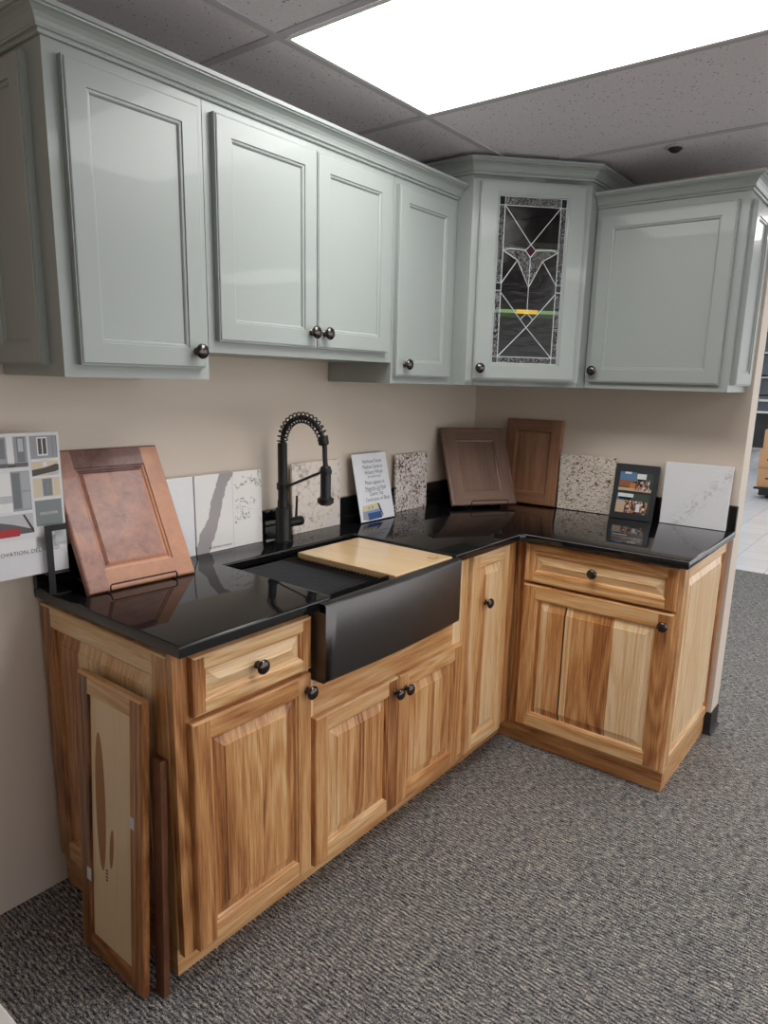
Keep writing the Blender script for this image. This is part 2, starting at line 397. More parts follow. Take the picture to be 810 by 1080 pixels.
def clip_a(poly, lo, hi):
    def cl(P, f, v):
        out = []
        for i in range(len(P)):
            p, q = P[i], P[(i+1) % len(P)]
            ip, iq = f(p), f(q)
            if ip: out.append(p)
            if ip != iq:
                t = (v-p[0])/(q[0]-p[0]); out.append(tuple(p[k]+(q[k]-p[k])*t for k in range(3)))
        return out
    P = cl(poly, lambda p: p[0] >= lo, lo)
    if len(P) >= 3: P = cl(P, lambda p: p[0] <= hi, hi)
    return P if len(P) >= 3 else []
def door_mesh(mb, a0, a1, z0, z1, d, t=.02, sw=.057, rw=None, kind='raised', tones=None, staves=None, mi=0, back=False):
    """frame-and-panel door. tones: (left stile, right stile, top rail, bottom rail, panel)"""
    rw = rw or sw
    tl, tr, tt, tb, tp = tones or [rnd.uniform(.2, .6) for _ in range(5)]
    O = lambda: (rnd.random()*9, rnd.random()*9, rnd.random()*9)
    of = d+t
    ox, oy, oz, ow = O(), O(), O(), O()
    def ring(i0, e0, i1, e1, split=None, rwx=0):
        # ring between inset i0 (depth e0) and inset i1 (depth e1)
        A = [(a0+i0, e0, z0+i0), (a1-i0, e0, z0+i0), (a1-i0, e0, z1-i0), (a0+i0, e0, z1-i0)]
        B = [(a0+i1, e1, z0+i1), (a1-i1, e1, z0+i1), (a1-i1, e1, z1-i1), (a0+i1, e1, z1-i1)]
        return [[A[k], A[(k+1) % 4], B[(k+1) % 4], B[k]] for k in range(4)]   # bottom, right, top, left
    def put(qs, tones4, hz=(True, False, True, False), offs=None):
        offs = offs or (ow, oy, oz, ox)
        for q, tn, h, of_ in zip(qs, tones4, hz, offs): mb.poly(q, tn, h, of_, mi)
    T4 = (tb, tr, tt, tl)
    # back and sides
    mb.poly([(a0, d, z0), (a0, d, z1), (a1, d, z1), (a1, d, z0)], tl, False, ox, mi)
    c = .0035 if kind != 'paint' else .002
    put(ring(0, d, 0, of-c*1.6), T4)
    if kind == 'paint':
        put(ring(0, of-c*1.6, .0035, of-.0035), T4); put(ring(.0035, of-.0035, .0035, of-.0012), T4); put(ring(.0035, of-.0012, .006, of), T4); e = .006
    else:
        put(ring(0, of-c*1.6, c*.5, of-c*.5), T4); put(ring(c*.5, of-c*.5, c*1.6, of), T4); e = c*1.6
    fw = sw-.010
    # flat frame face: stiles run full height
    A0, A1, Z0, Z1 = a0+e, a1-e, z0+e, z1-e
    ia, ib, iz, iw = a0+fw, a1-fw, z0+fw, z1-fw
    mb.poly([(A0, of, Z0), (ia, of, Z0), (ia, of, Z1), (A0, of, Z1)], tl, False, ox, mi)
    mb.poly([(ib, of, Z0), (A1, of, Z0), (A1, of, Z1), (ib, of, Z1)], tr, False, oy, mi)
    mb.poly([(ia, of, iw), (ib, of, iw), (ib, of, Z1), (ia, of, Z1)], tt, True, oz, mi)
    mb.poly([(ia, of, Z0), (ib, of, Z0), (ib, of, iz), (ia, of, iz)], tb, True, ow, mi)
    if kind == 'paint': steps = [(fw, 0), (fw+.001, -.0035), (fw+.006, -.0040), (fw+.0085, -.0062), (fw+.010, -.0095), (fw+.016, -.0095)]
    elif kind == 'back': steps = [(fw, 0), (fw+.0005, -.006), (fw+.004, -.006)]
    elif kind == 'glazed': steps = [(fw, 0), (fw+.001, -.004), (fw+.006, -.005), (fw+.009, -.009), (fw+.011, -.009), (fw+.016, -.004), (fw+.018, -.0045), (fw+.0185, -.002)]
    elif kind == 'shaker': steps = [(fw, 0), (fw+.001, -.003), (fw+.008, -.005), (fw+.009, -.009)]
    else: steps = [(fw, 0), (fw+.0015, -.003), (fw+.006, -.0045), (fw+.010, -.0105)]
    for (i, e0), (j, e1) in zip(steps, steps[1:]): put(ring(i, of+e0, j, of+e1), T4)
    pi, pe = steps[-1]
    faces = []
    if kind == 'raised':
        ps = [(pi, pe), (pi+.004, pe-.0005), (pi+.030, -.0035), (pi+.0305, -.001)]
        for (i, e0), (j, e1) in zip(ps, ps[1:]): faces += ring(i, of+e0, j, of+e1)
        i, e0 = ps[-1]
        if z1-z0 < .2: pass
    elif kind == 'paint':
        ps = [(pi, pe), (pi+.0008, pe)]; i, e0 = ps[-1]; faces += ring(pi, of+pe, i, of+e0)
    else: i, e0 = pi, pe
    faces.append([(a0+i, of+e0, z0+i), (a1-i, of+e0, z0+i), (a1-i, of+e0, z1-i), (a0+i, of+e0, z1-i)])
    horiz = (a1-a0) > (z1-z0)*1.4
    if staves == 'auto':
        staves = []; x = a0; 
        while x < a1: 
            w = rnd.uniform(.035, .085); staves.append((x, x+w, tp+rnd.uniform(-.17, .17))); x += w
    if staves:
        for lo, hi, tn in staves:
            o_ = O()
            for f in faces:
                q = clip_a(f, lo, hi)
                if q: mb.poly(q, tn, False, o_, mi)
    else:
        o_ = O()
        for f in faces: mb.poly(f, tp, horiz, o_, mi)

def knob(fr, a, z, d, parent, name='knob'):
    mb = MB()
    mb.lathe(fr(a, d, z), fr.n, [(.0100, 0), (.0104, .002), (.0070, .005), (.0062, .013), (.0088, .017), (.0170, .0195), (.0190, .0230), (.0183, .0265), (.0145, .0302), (.0080, .0326), (.0015, .0334)], 24)
    return mb.build(name, M['knob'], parent, smooth=True, label='dark bronze round knob')

# ------------------------------------------------------------------ setting
mb = MB(); mb.box(-5.2, 3.16, -6.2, 3.5, -.05, 0); struct(mb, 'floor', M['carpet'])
mb = MB(); mb.box(3.16, 22, -6.2, 5.5, -.05, -.001); struct(mb, 'floor.001', M['tile'])
CZ = 2.302
mb = MB(); mb.box(-5.2, 2.2, -6.2, 3.5, CZ, CZ+.05); struct(mb, 'ceiling', M['ceiling'])
mb = MB(); mb.box(2.2, 22, -6.2, 5.5, 3.6, 3.65); mb.box(2.2, 2.25, -6.2, 5.5, CZ, 3.6); struct(mb, 'ceiling.001', flat('store_ceiling_white', srgb(205, 205, 205)))
mb = MB(); mb.box(-5.2, .12, 0, .12, 0, CZ); struct(mb, 'wall_left', M['wall'])
mb = MB(); mb.box(0, .12, -1.27, 0, 0, CZ); struct(mb, 'wall_right', M['wall'])
mb = MB(); mb.box(-4.3, -4.2, -6.2, -.001, 0, CZ); struct(mb, 'wall_light_block', M['wall'])  # unseen wall, placed this close to keep light off the left side
mb = MB(); mb.box(21.9, 22, -6.2, 5.5, 0, 3.6); struct(mb, 'wall_back', flat('store_wall_grey', srgb(190, 192, 196)))
mb = MB(); mb.box(-5.2, 22, 5.4, 5.5, 0, 3.6); struct(mb, 'wall_side', flat('store_wall_grey', srgb(190, 192, 196)))
# black vinyl cove base wrapped round the free end of the right wall
mb = MB()
prof = [(0, 0), (.014, 0), (.010, .006), (.005, .018), (.004, .10), (0, .101)]
mb.sweep([(0, -1.262), (0, -1.27), (.12, -1.27), (.12, .10)][::-1], [(-o, h) for o, h in prof][::-1] if False else prof)
mb2 = MB(); mb2.sweep([(-.0005, -1.20), (-.0005, -1.2705), (.1205, -1.2705), (.1205, -.02)], [(o, h) for o, h in prof])
struct(mb2, 'baseboard_right', M['black_plastic'])

# ceiling grid
mb = MB()
xs = [-4.73+.6325*i for i in range(11)]
ys = [-.438-1.22*j for j in range(-2, 5)]
for x in xs: mb.box(x-.012, x+.012, -6.2, 3.4, CZ-.003, CZ+.001)
for y in ys: mb.box(-5.2, 2.2, y-.012, y+.012, CZ-.0032, CZ+.001)
struct(mb, 'trim_1', M['tbar'])
LX0 = xs[5]   # keep grid aligned with the fixture
E_PANEL = 6.5
mat_light = emit('lit_diffuser', (1, .985, .97, 1), E_PANEL)
def troffer(x0, y1, label, grp=None, z=CZ, w=.6085, l=1.196, nm='ceiling_light', mat=None):
    t = thing(nm, label, 'light', ((2*x0+w)/2, y1-l/2, z), grp)
    mb = MB()
    mb.box(x0, x0+.012, y1-l, y1, z-.006, z-.0035); mb.box(x0+w-.012, x0+w, y1-l, y1, z-.006, z-.0035)
    mb.box(x0+.012, x0+w-.012, y1-.012, y1, z-.006, z-.0035); mb.box(x0+.012, x0+w-.012, y1-l, y1-l+.012, z-.006, z-.0035)
    mb.build('light_frame', M['white_edge'], t)
    mb = MB(); mb.box(x0+.012, x0+w-.012, y1-l+.012, y1-.012, z-.0055, z-.0038)
    mb.build('diffuser', mat or mat_light, t)
    return t
gx = -1.733
# the lit panel over the counter
troffer(gx+.012, -.450, 'large bright white ceiling light panel above the L-shaped counter')
G = 'lit panels over the rest of the showroom, behind the viewer'
troffer(gx+.012, -.450-2*1.22-.0, 'lit ceiling panel behind the viewer in the showroom', G)
troffer(gx+.012+4*.6325, -.450-2*1.22, 'lit ceiling panel over the aisle to the right, behind the viewer', G)
troffer(gx+.012+4*.6325, -.450-0*1.22, 'lit ceiling panel over the aisle past the end wall', None)
# grid lines realigned so that one line runs along each side of the fixture
for o in bpy.data.objects:
    if o.name == 'trim_1': o.location.x = gx - xs[5] + .000
mat_store = emit('store_fill_glow', (.95, .98, 1, 1), 14)  # glow of the lights added over the store to brighten it
for i, x in enumerate((5, 8.5, 12.5, 17)):
    troffer(x, 1.6, 'light strip added to brighten the store, %s' % ('nearest the showroom', 'second from the showroom', 'third from the showroom', 'deepest in the store')[i], None, 3.3, .3, 2.4, 'store_fill_light', mat_store)

# recessed sprinkler / detector
t = thing('smoke_detector', 'small round recessed ceiling fitting above the right wall cabinet', 'detector', (-.398, -1.0, CZ))
mb = MB(); mb.lathe((-.398, -1.0, CZ-.0005), (0, 0, -1), [(.036, 0), (.036, .003), (.030, .006), (.024, .005)], 28); mb.build('flange', M['tbar'], t, smooth=True)
mb = MB(); mb.lathe((-.398, -1.0, CZ-.006), (0, 0, -1), [(.023, 0), (.022, .004), (.012, .012), (.004, .014)], 24); mb.build('dark_core', M['black_plastic'], t, smooth=True)

# ------------------------------------------------------------------ base cabinets
FD = .61       # face of frames from wall A
HK = M['hickory']
TOPZ = .884
def stile(mb, fr, a0, a1, d0, d1, z0, z1, tone, horiz=False, ch=.0008): mb.box(a0, a1, d0, d1, z0, z1, tone, horiz, 0, ch)

# --- left cabinet (drawer + door)
cab = thing('base_cabinet', 'hickory base cabinet at the left end with one drawer over one door', 'cabinet', (-2.01, -.3, 0))
mb = MB(FA)
mb.box(-2.205, -1.80, .004, .59, .10, TOPZ, .3); mb.build('cabinet_box', HK, cab)
mb = MB(FA)
stile(mb, FA, -2.222, -2.180, .590, FD, .10, TOPZ, .56); stile(mb, FA, -1.828, -1.801, .590, FD, .10, TOPZ, .03)
mb.box(-2.180, -1.828, .590, FD, .862, TOPZ, .3, True); mb.box(-2.180, -1.828, .590, FD, .10, .125, .4, True); mb.box(-2.180, -1.828, .590, FD, .70, .722, .7, True)
mb.build('face_frame', HK, cab)
mb = MB(FA); mb.box(-2.205, -1.80, .535, .553, 0, .10, .35, True); mb.box(-2.205, -2.188, .004, .535, 0, .10, .5, True); mb.build('toe_kick', HK, cab)
d = MB(FA); door_mesh(d, -2.183, -1.808, .722, .868, FD, .02, .042, kind='raised', tones=(.62, .6, .22, .25, .2))
dr = d.build('drawer', HK, cab); knob(FA, -1.995, .793, FD+.018, dr)
d = MB(FA); door_mesh(d, -2.190, -1.808, .104, .709, FD, .02, .06, kind='raised', tones=(.52, .5, .45, .36, .46),
    staves=[(-3, -2.095, .62), (-2.095, -2.03, .50), (-2.03, -1.985, .36), (-1.985, -1.96, .5), (-1.96, -1.90, .42), (-1.90, -1, .55)])
do = d.build('door', HK, cab); knob(FA, -1.826, .664, FD+.019, do)
# decorated end: raised panel on the left side, facing -x
FL = Fr((-2.205, 0, 0), (0, -1, 0), (-1, 0, 0))
d = MB(FL); door_mesh(d, .012, .588, .105, .872, 0, .017, .065, kind='raised', tones=(.62, .45, .12, .4, .15),
    staves=[(0, .20, .55), (.20, .28, .12), (.28, .36, .2), (.36, .46, .15), (.46, .7, .1)])
d.build('end_panel', HK, cab, label='raised hickory end panel with pale top rail')
# --- sink base
cab = thing('base_cabinet', 'hickory sink base cabinet with two doors under the dark apron sink', 'cabinet', (-1.42, -.3, 0))
mb = MB(FA); mb.box(-1.799, -1.031, .004, .59, .10, .62, .3); mb.box(-1.799, -1.792, .004, .59, .62, TOPZ, .3); mb.box(-1.05, -1.031, .004, .59, .62, TOPZ, .3); mb.build('cabinet_box', HK, cab)
mb = MB(FA)
stile(mb, FA, -1.799, -1.782, .590, FD, .10, .68, .04); stile(mb, FA, -1.082, -1.031, .590, FD, .10, TOPZ, .08); mb.box(-1.139, -1.082, .590, FD, .66, TOPZ, .12)
mb.box(-1.782, -1.082, .590, FD, .555, .676, .36, True); mb.box(-1.782, -1.082, .590, FD, .10, .12, .4, True); mb.box(-1.425, -1.405, .59, FD, .12, .555, .5)
mb.build('face_frame', HK, cab)
mb = MB(FA); mb.box(-1.80, -1.031, .535, .553, 0, .10, .38, True); mb.build('toe_kick', HK, cab)
d = MB(FA); door_mesh(d, -1.793, -1.417, .100, .566, FD, .02, .06, tones=(.42, .6, .3, .22, .42), staves='auto')
do = d.build('door', HK, cab); knob(FA, -1.434, .517, FD+.019, do)
d = MB(FA); door_mesh(d, -1.413, -1.040, .100, .566, FD, .02, .06, tones=(.45, .5, .34, .46, .40), staves='auto')
do = d.build('door', HK, cab); knob(FA, -1.382, .514, FD+.019, do)
# --- corner cabinet with narrow door
cab = thing('base_cabinet', 'hickory corner base cabinet with one tall narrow door right of the sink', 'cabinet', (-.8, -.3, 0))
mb = MB(FA); mb.box(-1.029, -.004, .004, .59, .10, TOPZ, .3); mb.build('cabinet_box', HK, cab)
mb = MB(FA)
stile(mb, FA, -1.029, -.980, .590, FD, .10, TOPZ, .2); stile(mb, FA, -.72, -.640, .590, FD, .10, TOPZ, .55); mb.box(-.98, -.72, .59, FD, .10, .13, .4, True); mb.box(-.98, -.72, .59, FD, .86, TOPZ, .3, True)
mb.build('face_frame', HK, cab)
mb = MB(FA); mb.box(-1.029, -.592, .535, .553, 0, .10, .45, True); mb.build('toe_kick', HK, cab)
d = MB(FA); door_mesh(d, -.992, -.722, .100, .876, FD, .02, .055, tones=(.3, .16, .2, .2, .35), staves=[(-2, -.895, .42), (-.895, -.82, .05), (-.82, 0, .15)])
do = d.build('door', HK, cab); knob(FA, -.895, .684, FD+.018, do)
# --- right run cabinet; a = -y, d = -x
RD = .625
cab = thing('base_cabinet', 'hickory base cabinet at the right end with a wide drawer over a wide door', 'cabinet', (-.3, -.95, 0))
mb = MB(FB); mb.box(.594, 1.238, .004, .605, .095, TOPZ, .3); mb.build('cabinet_box', HK, cab)
mb = MB(FB)
stile(mb, FB, .611, .690, .605, RD, .095, TOPZ, .62); stile(mb, FB, 1.222, 1.256, .605, RD, .095, TOPZ, .35)
mb.box(.69, 1.222, .605, RD, .095, .125, .4, True); mb.box(.69, 1.222, .605, RD, .862, TOPZ, .4, True); mb.box(.69, 1.222, .605, RD, .70, .725, .7, True)
mb.build('face_frame', HK, cab)
mb = MB(FB); mb.box(.535, 1.246, .560, .590, 0, .0945, .5, True); mb.box(1.232, 1.246, .004, .560, 0, .0945, .42, True); mb.build('toe_kick', HK, cab)
d = MB(FB); door_mesh(d, .655, 1.240, .720, .876, RD, .02, .048, tones=(.36, .6, .42, .3, .14)); dr = d.build('drawer', HK, cab); knob(FB, .938, .803, RD+.018, dr)
d = MB(FB); door_mesh(d, .655, 1.240, .108, .709, RD, .02, .064, tones=(.42, .56, .32, .36, .3),
    staves=[(0, .735, .6), (.735, .765, .1), (.765, .835, .45), (.835, .842, 1.05), (.842, .868, .12), (.868, .92, .5), (.92, .955, .42), (.955, 1.03, .55), (1.03, 2, .06)])
do = d.build('door', HK, cab); knob(FB, 1.208, .664, RD+.019, do)
FE = Fr((0, -1.238, 0), (-1, 0, 0), (0, -1, 0))       # right end, facing -y; a = -x
d = MB(FE); door_mesh(d, .004, .604, .100, .872, 0, .017, .05, tones=(.6, .45, .2, .25, .12)); d.build('end_panel', HK, cab, label='raised hickory end panel with pale field')

# ------------------------------------------------------------------ countertop (L shape with sink cut-out) and backsplash
ct = thing('countertop', 'black polished stone L-shaped countertop on the hickory base cabinets', 'countertop', (-1.0, -.4, .884))
def ease_box(mb, x0, x1, y0, y1): mb.box(x0, x1, y0, y1, .884, .914, ch=.004)
outer = [(-2.228, -.002), (-2.228, -.648), (-1.762, -.648), (-1.744, -.640), (-1.740, -.180), (-1.140, -.180), (-1.140, -.648), (-.690, -.648), (-.673, -.665), (-.673, -1.275), (-.002, -1.275), (-.002, -.002)]
bm = bmesh.new(); vs = [bm.verts.new((x, y, .884)) for x, y in outer]; f = bm.faces.new(vs)
r = bmesh.ops.extrude_face_region(bm, geom=[f]); nv = [g for g in r['geom'] if isinstance(g, bmesh.types.BMVert)]
for v in nv: v.co.z = .914
bm.normal_update()
ed = [e for e in bm.edges if abs(e.verts[0].co.z-e.verts[1].co.z) < 1e-6 and not (abs(e.verts[0].co.y+.002) < 1e-4 and abs(e.verts[1].co.y+.002) < 1e-4)]
bmesh.ops.bevel(bm, geom=ed, offset=.0055, segments=3, profile=.5, affect='EDGES', clamp_overlap=True)
bmesh.ops.recalc_face_normals(bm, faces=bm.faces)
me = bpy.data.meshes.new('slab'); 
for v in bm.verts: v.co -= ct.location
bm.to_mesh(me); bm.free(); me.materials.append(M['counter'])
so = bpy.data.objects.new('slab', me); C.objects.link(so); so.parent = ct
me.polygons.foreach_set('use_smooth', [True]*len(me.polygons)); me.set_sharp_from_angle(angle=math.radians(35))
mb = MB(); mb.box(-2.228, -.022, -.022, -.002, .914, 1.018, ch=.002); mb.build('backsplash', M['counter'], ct)
mb = MB(); mb.box(-.022, -.002, -1.275, -.002, .914, 1.018, ch=.002); mb.build('backsplash', M['counter'], ct)

# ------------------------------------------------------------------ apron sink
sk = thing('apron_sink', 'gunmetal steel apron-front sink set into the black countertop', 'sink', (-1.45, -.4, .68))
mb = MB()
x0, x1 = -1.798, -1.142
N = 16; fr_ = []
for i in range(N+1):
    s_ = i/N; fr_.append((x0+(x1-x0)*s_, -.672-.012*math.sin(PI*s_)))
zb, zt = .683, .905
prof = [(zb, 0.010), (zb+.004, 0.003), (zb+.010, 0), (zt-.006, 0), (zt-.002, .002), (zt, .006)]
for (p, q) in zip(fr_, fr_[1:]):
    for (za, ia), (zc, ic) in zip(prof, prof[1:]): mb.poly([(p[0], p[1]+ia, za), (q[0], q[1]+ia, za), (q[0], q[1]+ic, zc), (p[0], p[1]+ic, zc)])
    mb.poly([(p[0], p[1]+.006, zt), (q[0], q[1]+.006, zt), (q[0], -.645, zt), (p[0], -.645, zt)])
    mb.poly([(p[0], p[1]+.010, zb), (q[0], q[1]+.010, zb), (q[0], -.614, zb), (p[0], -.614, zb)])
for x in (x0, x1): 
    mb.poly([(x, -.614, zb), (x, -.662, zb), (x, -.672, zb+.010), (x, -.672, .882), (x, -.649, .882), (x, -.649, zt), (x, -.614, zt)])
mb.poly([(x0, -.614, zb), (x1, -.614, zb), (x1, -.614, zt), (x0, -.614, zt)])
mb.build('apron', M['sink'], sk, smooth=True)
# basin: stepped inner walls (ledge) and floor
mb = MB()
ix0, ix1, iy0, iy1 = -1.7385, -1.1415, -.645, -.1815
def loop(i, z): return [(ix0+i, iy0+i, z), (ix1-i, iy0+i, z), (ix1-i, iy1-i, z), (ix0+i, iy1-i, z)]
Ls = [loop(0, .883), loop(.004, .882), loop(.004, .876), loop(.016, .876), loop(.018, .868), loop(.018, .70), loop(.04, .684)]
for A, B in zip(Ls, Ls[1:]):
    for k in range(4): mb.poly([A[k], A[(k+1) % 4], B[(k+1) % 4], B[k]])
mb.poly(Ls[-1]); mb.build('basin', flat('dark_basin_steel', (.03, .03, .03, 1), .4, Metallic=.9), sk)
mb = MB(); mb.lathe((-1.44, -.36, .6845), (0, 0, 1), [(.045, 0), (.045, .003), (.036, .002), (.01, .0015)], 28); mb.build('drain', M['black_metal'], sk, smooth=True)
# grid rack on the ledge
rk = thing('drying_rack', 'black wire drying rack lying over the left half of the sink', 'rack', (-1.59, -.41, .877))
mb = MB()
y = -.633
while y < -.195:
    mb.tube([(-1.733, y, .8835), (-1.44, y, .8835)], .0034, 8); y += .0145
mb.build('rods', M['rack_steel'], rk)
mb = MB()
for x in [-1.728+i*.032 for i in range(10)]: mb.box(x-.0035, x+.0035, -.640, -.188, .8765, .8805)
mb.build('cross_straps', M['black_plastic'], rk)
# cutting board
cb = thing('cutting_board', 'pale maple cutting board lying over the right half of the sink', 'cutting board', (-1.3, -.43, .8765))
mb = MB(); bm = None
mb.box(-1.462, -1.150, -.640, -.222, .8895, .909, ch=.003); mb.box(-1.455, -1.157, -.634, -.228, .8765, .8895, ch=.001)
mb.build('board', M['maple'], cb)
mb = MB()
mb.lathe((-1.205, -.598, .9093), (0, 0, 1), [(.0175, 0), (.0175, .0006), (.013, .0006)], 24); mb.build('finger_hole_rim', flat('hole_rim_brown', srgb(150, 112, 66)), cb)
mb = MB(); mb.lathe((-1.205, -.598, .9095), (0, 0, 1), [(.0130, 0), (.0130, .0008), (.002, .0008)], 24); mb.build('finger_hole', flat('hole_tan', srgb(196, 160, 108)), cb)

# ------------------------------------------------------------------ faucet
fx, fy = -1.402, -.088
fc = thing('kitchen_faucet', 'matte black spring-neck kitchen faucet behind the sink', 'faucet', (fx, fy, .914))
mb = MB(); mb.lathe((fx, fy, .914), (0, 0, 1), [(.031, 0), (.031, .004), (.027, .006), (.0262, .008), (.0262, .118), (.024, .122), (.019, .124), (.0185, .145), (.0175, .15)], 28)
mb.build('body', M['black_metal'], fc, smooth=True)
mb = MB(); mb.lathe((fx, fy, 1.06), (0, 0, 1), [(.0165, 0), (.0165, .20), (.0150, .202)], 24); mb.lathe((fx, fy, 1.10), (0, 0, 1), [(.0205, 0), (.0212, .002), (.0212, .022), (.0205, .024)], 24)
mb.build('riser', M['black_metal'], fc, smooth=True)
# arch: half ellipse in the -y direction
def arch(s):
    # s 0..1 from riser top to spray holder
    th = PI*(1-s*.90); cy = fy-.0985
    return Vector((fx, cy+.0985*(-math.cos(th)) * -1 if False else cy - .0985*math.cos(th)*1 if False else fy-.0985+(.0985*-math.cos(th))*-1, 1.262+.090*math.sin(th)))
def arch(s):
    th = s*PI*.93
    return Vector((fx, fy-.0985*(1-math.cos(th)), 1.262+.092*math.sin(th)))
mb = MB(); mb.tube([arch(i/40) for i in range(41)], .0078, 12); mb.build('hose', M['black_plastic'], fc, smooth=True)
mb = MB(); pts = []
turns = 17; n = turns*14
for i in range(n+1):
    s_ = i/n; c = arch(s_); t = (arch(min(1, s_+.01))-arch(max(0, s_-.01))).normalized()
    nx = Vector((1, 0, 0)); ny = t.cross(nx); ph = 2*PI*turns*s_
    pts.append(c+(nx*math.cos(ph)+ny*math.sin(ph))*.0172)
mb.tube(pts, .0025, 6); mb.build('spring', M['black_wire'], fc, smooth=True)
e = arch(1); hy = -.293
mb = MB(); mb.lathe(e+Vector((0, .004, .016)), (0, -.22, -1), [(.013, 0), (.0175, .003), (.0175, .026), (.013, .03)], 20); mb.build('spring_collar', M['black_metal'], fc, smooth=True)
mb = MB(); mb.tube([e, (fx, e.y-.006, e.z-.02), (fx, hy+.004, e.z-.05), (fx, hy, 1.19)], .0085, 12); mb.build('spray_hose', M['black_plastic'], fc, smooth=True)
mb = MB(); mb.lathe((fx, hy, 1.202), (0, 0, -1), [(.012, 0), (.0165, .003), (.0175, .006), (.0175, .098), (.019, .104), (.0275, .108), (.0275, .122), (.022, .126), (.018, .130)], 24)
mb.build('spray_head', M['black_metal'], fc, smooth=True)
mb = MB(); mb.box(fx+.0165, fx+.0195, hy-.005, hy+.003, 1.115, 1.178, ch=.001); mb.build('spray_switch', M['black_plastic'], fc)
mb = MB(); mb.tube([(fx, fy-.018, 1.112), (fx, hy+.018, 1.180)], .0048, 10); mb.lathe((fx, hy, 1.176), (0, 0, 1), [(.019, 0), (.0205, .001), (.0205, .013), (.019, .014)], 20)
mb.build('support_arm', M['black_metal'], fc, smooth=True)
mb = MB(); mb.lathe((fx+.022, fy, .978), (1, 0, 0), [(.0165, 0), (.0165, .045), (.0175, .046), (.0175, .066), (.015, .069)], 22)
mb.build('handle_barrel', M['black_metal'], fc, smooth=True)
mb = MB(); mb.tube([(fx+.064, fy, .990), (fx+.070, fy+.002, 1.07)], [.0048, .0040], 10); mb.build('handle_lever', M['black_metal'], fc, smooth=True)

# ------------------------------------------------------------------ upper cabinets
SG = M['sage']
UD = .303; UB = 1.472; UT = 2.152
GU = None
def upper(fr, a0, a1, zb, zt, depth, label, loc, lstile, rstile, trail=.05, brail=.03):
    cab = thing('wall_cabinet', label, 'cabinet', loc)
    mb = MB(fr); mb.box(a0, a1, .003, depth-.019, zb, zt); mb.build('cabinet_box', SG, cab)
    mb = MB(fr)
    mb.box(a0, a0+lstile, depth-.019, depth, zb, zt); mb.box(a1-rstile, a1, depth-.019, depth, zb, zt)
    mb.box(a0+lstile, a1-rstile, depth-.019, depth, zb, zb+brail+.02); mb.box(a0+lstile, a1-rstile, depth-.019, depth, zt-trail, zt)
    mb.build('face_frame', SG, cab)
    return cab
def pdoor(cab, fr, a0, a1, z0, z1, d, k=None, sw=.060, name='door'):
    m = MB(fr); door_mesh(m, a0, a1, z0, z1, d, .020, sw, kind='paint'); o = m.build(name, SG, cab)
    if k: knob(fr, k[0], k[1], d+.0195, o)
    return o
c1 = upper(FA, -2.254, -1.863, UB, UT, UD, 'sage green wall cabinet with one door, leftmost in the upper row', (-2.06, -.15, UB), .05, .04)
pdoor(c1, FA, -2.222, -1.884, 1.500, 2.126, UD, (-1.914, 1.543))
FUL = Fr((-2.254, 0, 0), (0, -1, 0), (-1, 0, 0))
pdoor(c1, FUL, .006, .240, 1.498, 2.134, 0, None, .055, 'end_panel')
c2 = upper(FA, -1.861, -1.086, 1.543, UT, UD, 'sage green double-door wall cabinet, shorter, over the sink', (-1.47, -.15, 1.543), .05, .05)
pdoor(c2, FA, -1.837, -1.472, 1.573, 2.128, UD, (-1.497, 1.618)); pdoor(c2, FA, -1.468, -1.122, 1.573, 2.128, UD, (-1.440, 1.618))
c3 = upper(FA, -1.084, -.697, UB, UT, UD, 'narrow sage green wall cabinet between the double-door one and the glass-door corner one', (-.89, -.15, UB), .03, .04)
pdoor(c3, FA, -1.075, -.738, 1.497, 2.126, UD, (-1.028, 1.539))
# corner cabinet
ca, cd, CT = .6945, .3685, 2.240
cc = thing('wall_cabinet', 'taller diagonal corner wall cabinet in sage green with a leaded glass door', 'cabinet', (-.25, -.25, UB))
mb = MB()
plan = [(-ca, -.003), (-ca, -cd), (-cd, -ca), (-.003, -ca), (-.003, -.003)]
th = .016
mb.prism(plan[::-1], UB, UB+.018, plane='ad'); mb.prism(plan[::-1], CT-.018, CT, plane='ad')
mb.box(-ca, -ca+th, -cd, -.003, UB+.018, CT-.018); mb.box(-cd, -.003, -ca, -ca+th, UB+.018, CT-.018)
mb.build('cabinet_box', SG, cc)
mb = MB(); mb.box(-ca+th, -.02, -.010, -.004, UB+.018, CT-.018, .3); mb.box(-.010, -.004, -ca+th, -.010, UB+.018, CT-.018, .3)
inn = wood_mat('cabinet_interior', [(0, srgb(150, 120, 90)), (1, srgb(90, 66, 46))]); mb.build('inner_back', inn, cc)
FC = Fr((-ca, -cd, 0), (1, -1, 0), (-1, -1, 0)); cw = (ca-cd)*math.sqrt(2)
mb = MB(FC); mb.box(0, .045, -.019, 0, UB, CT); mb.box(cw-.045, cw, -.019, 0, UB, CT); mb.box(.045, cw-.045, -.019, 0, UB, UB+.045); mb.box(.045, cw-.045, -.019, 0, CT-.05, CT)
mb.build('face_frame', SG, cc)
for z in (1.735, 2.000):
    ins = .014; sp = [(-ca+.02, -.012), (-ca+.02, -cd+.02), (-cd+.02, -ca+.02), (-.012, -ca+.02), (-.012, -.012)]
    mb = MB(); mb.prism(sp[::-1], z, z+.016, plane='ad'); mb.build('shelf', flat('shelf_edge', srgb(225, 220, 190), .5), cc)
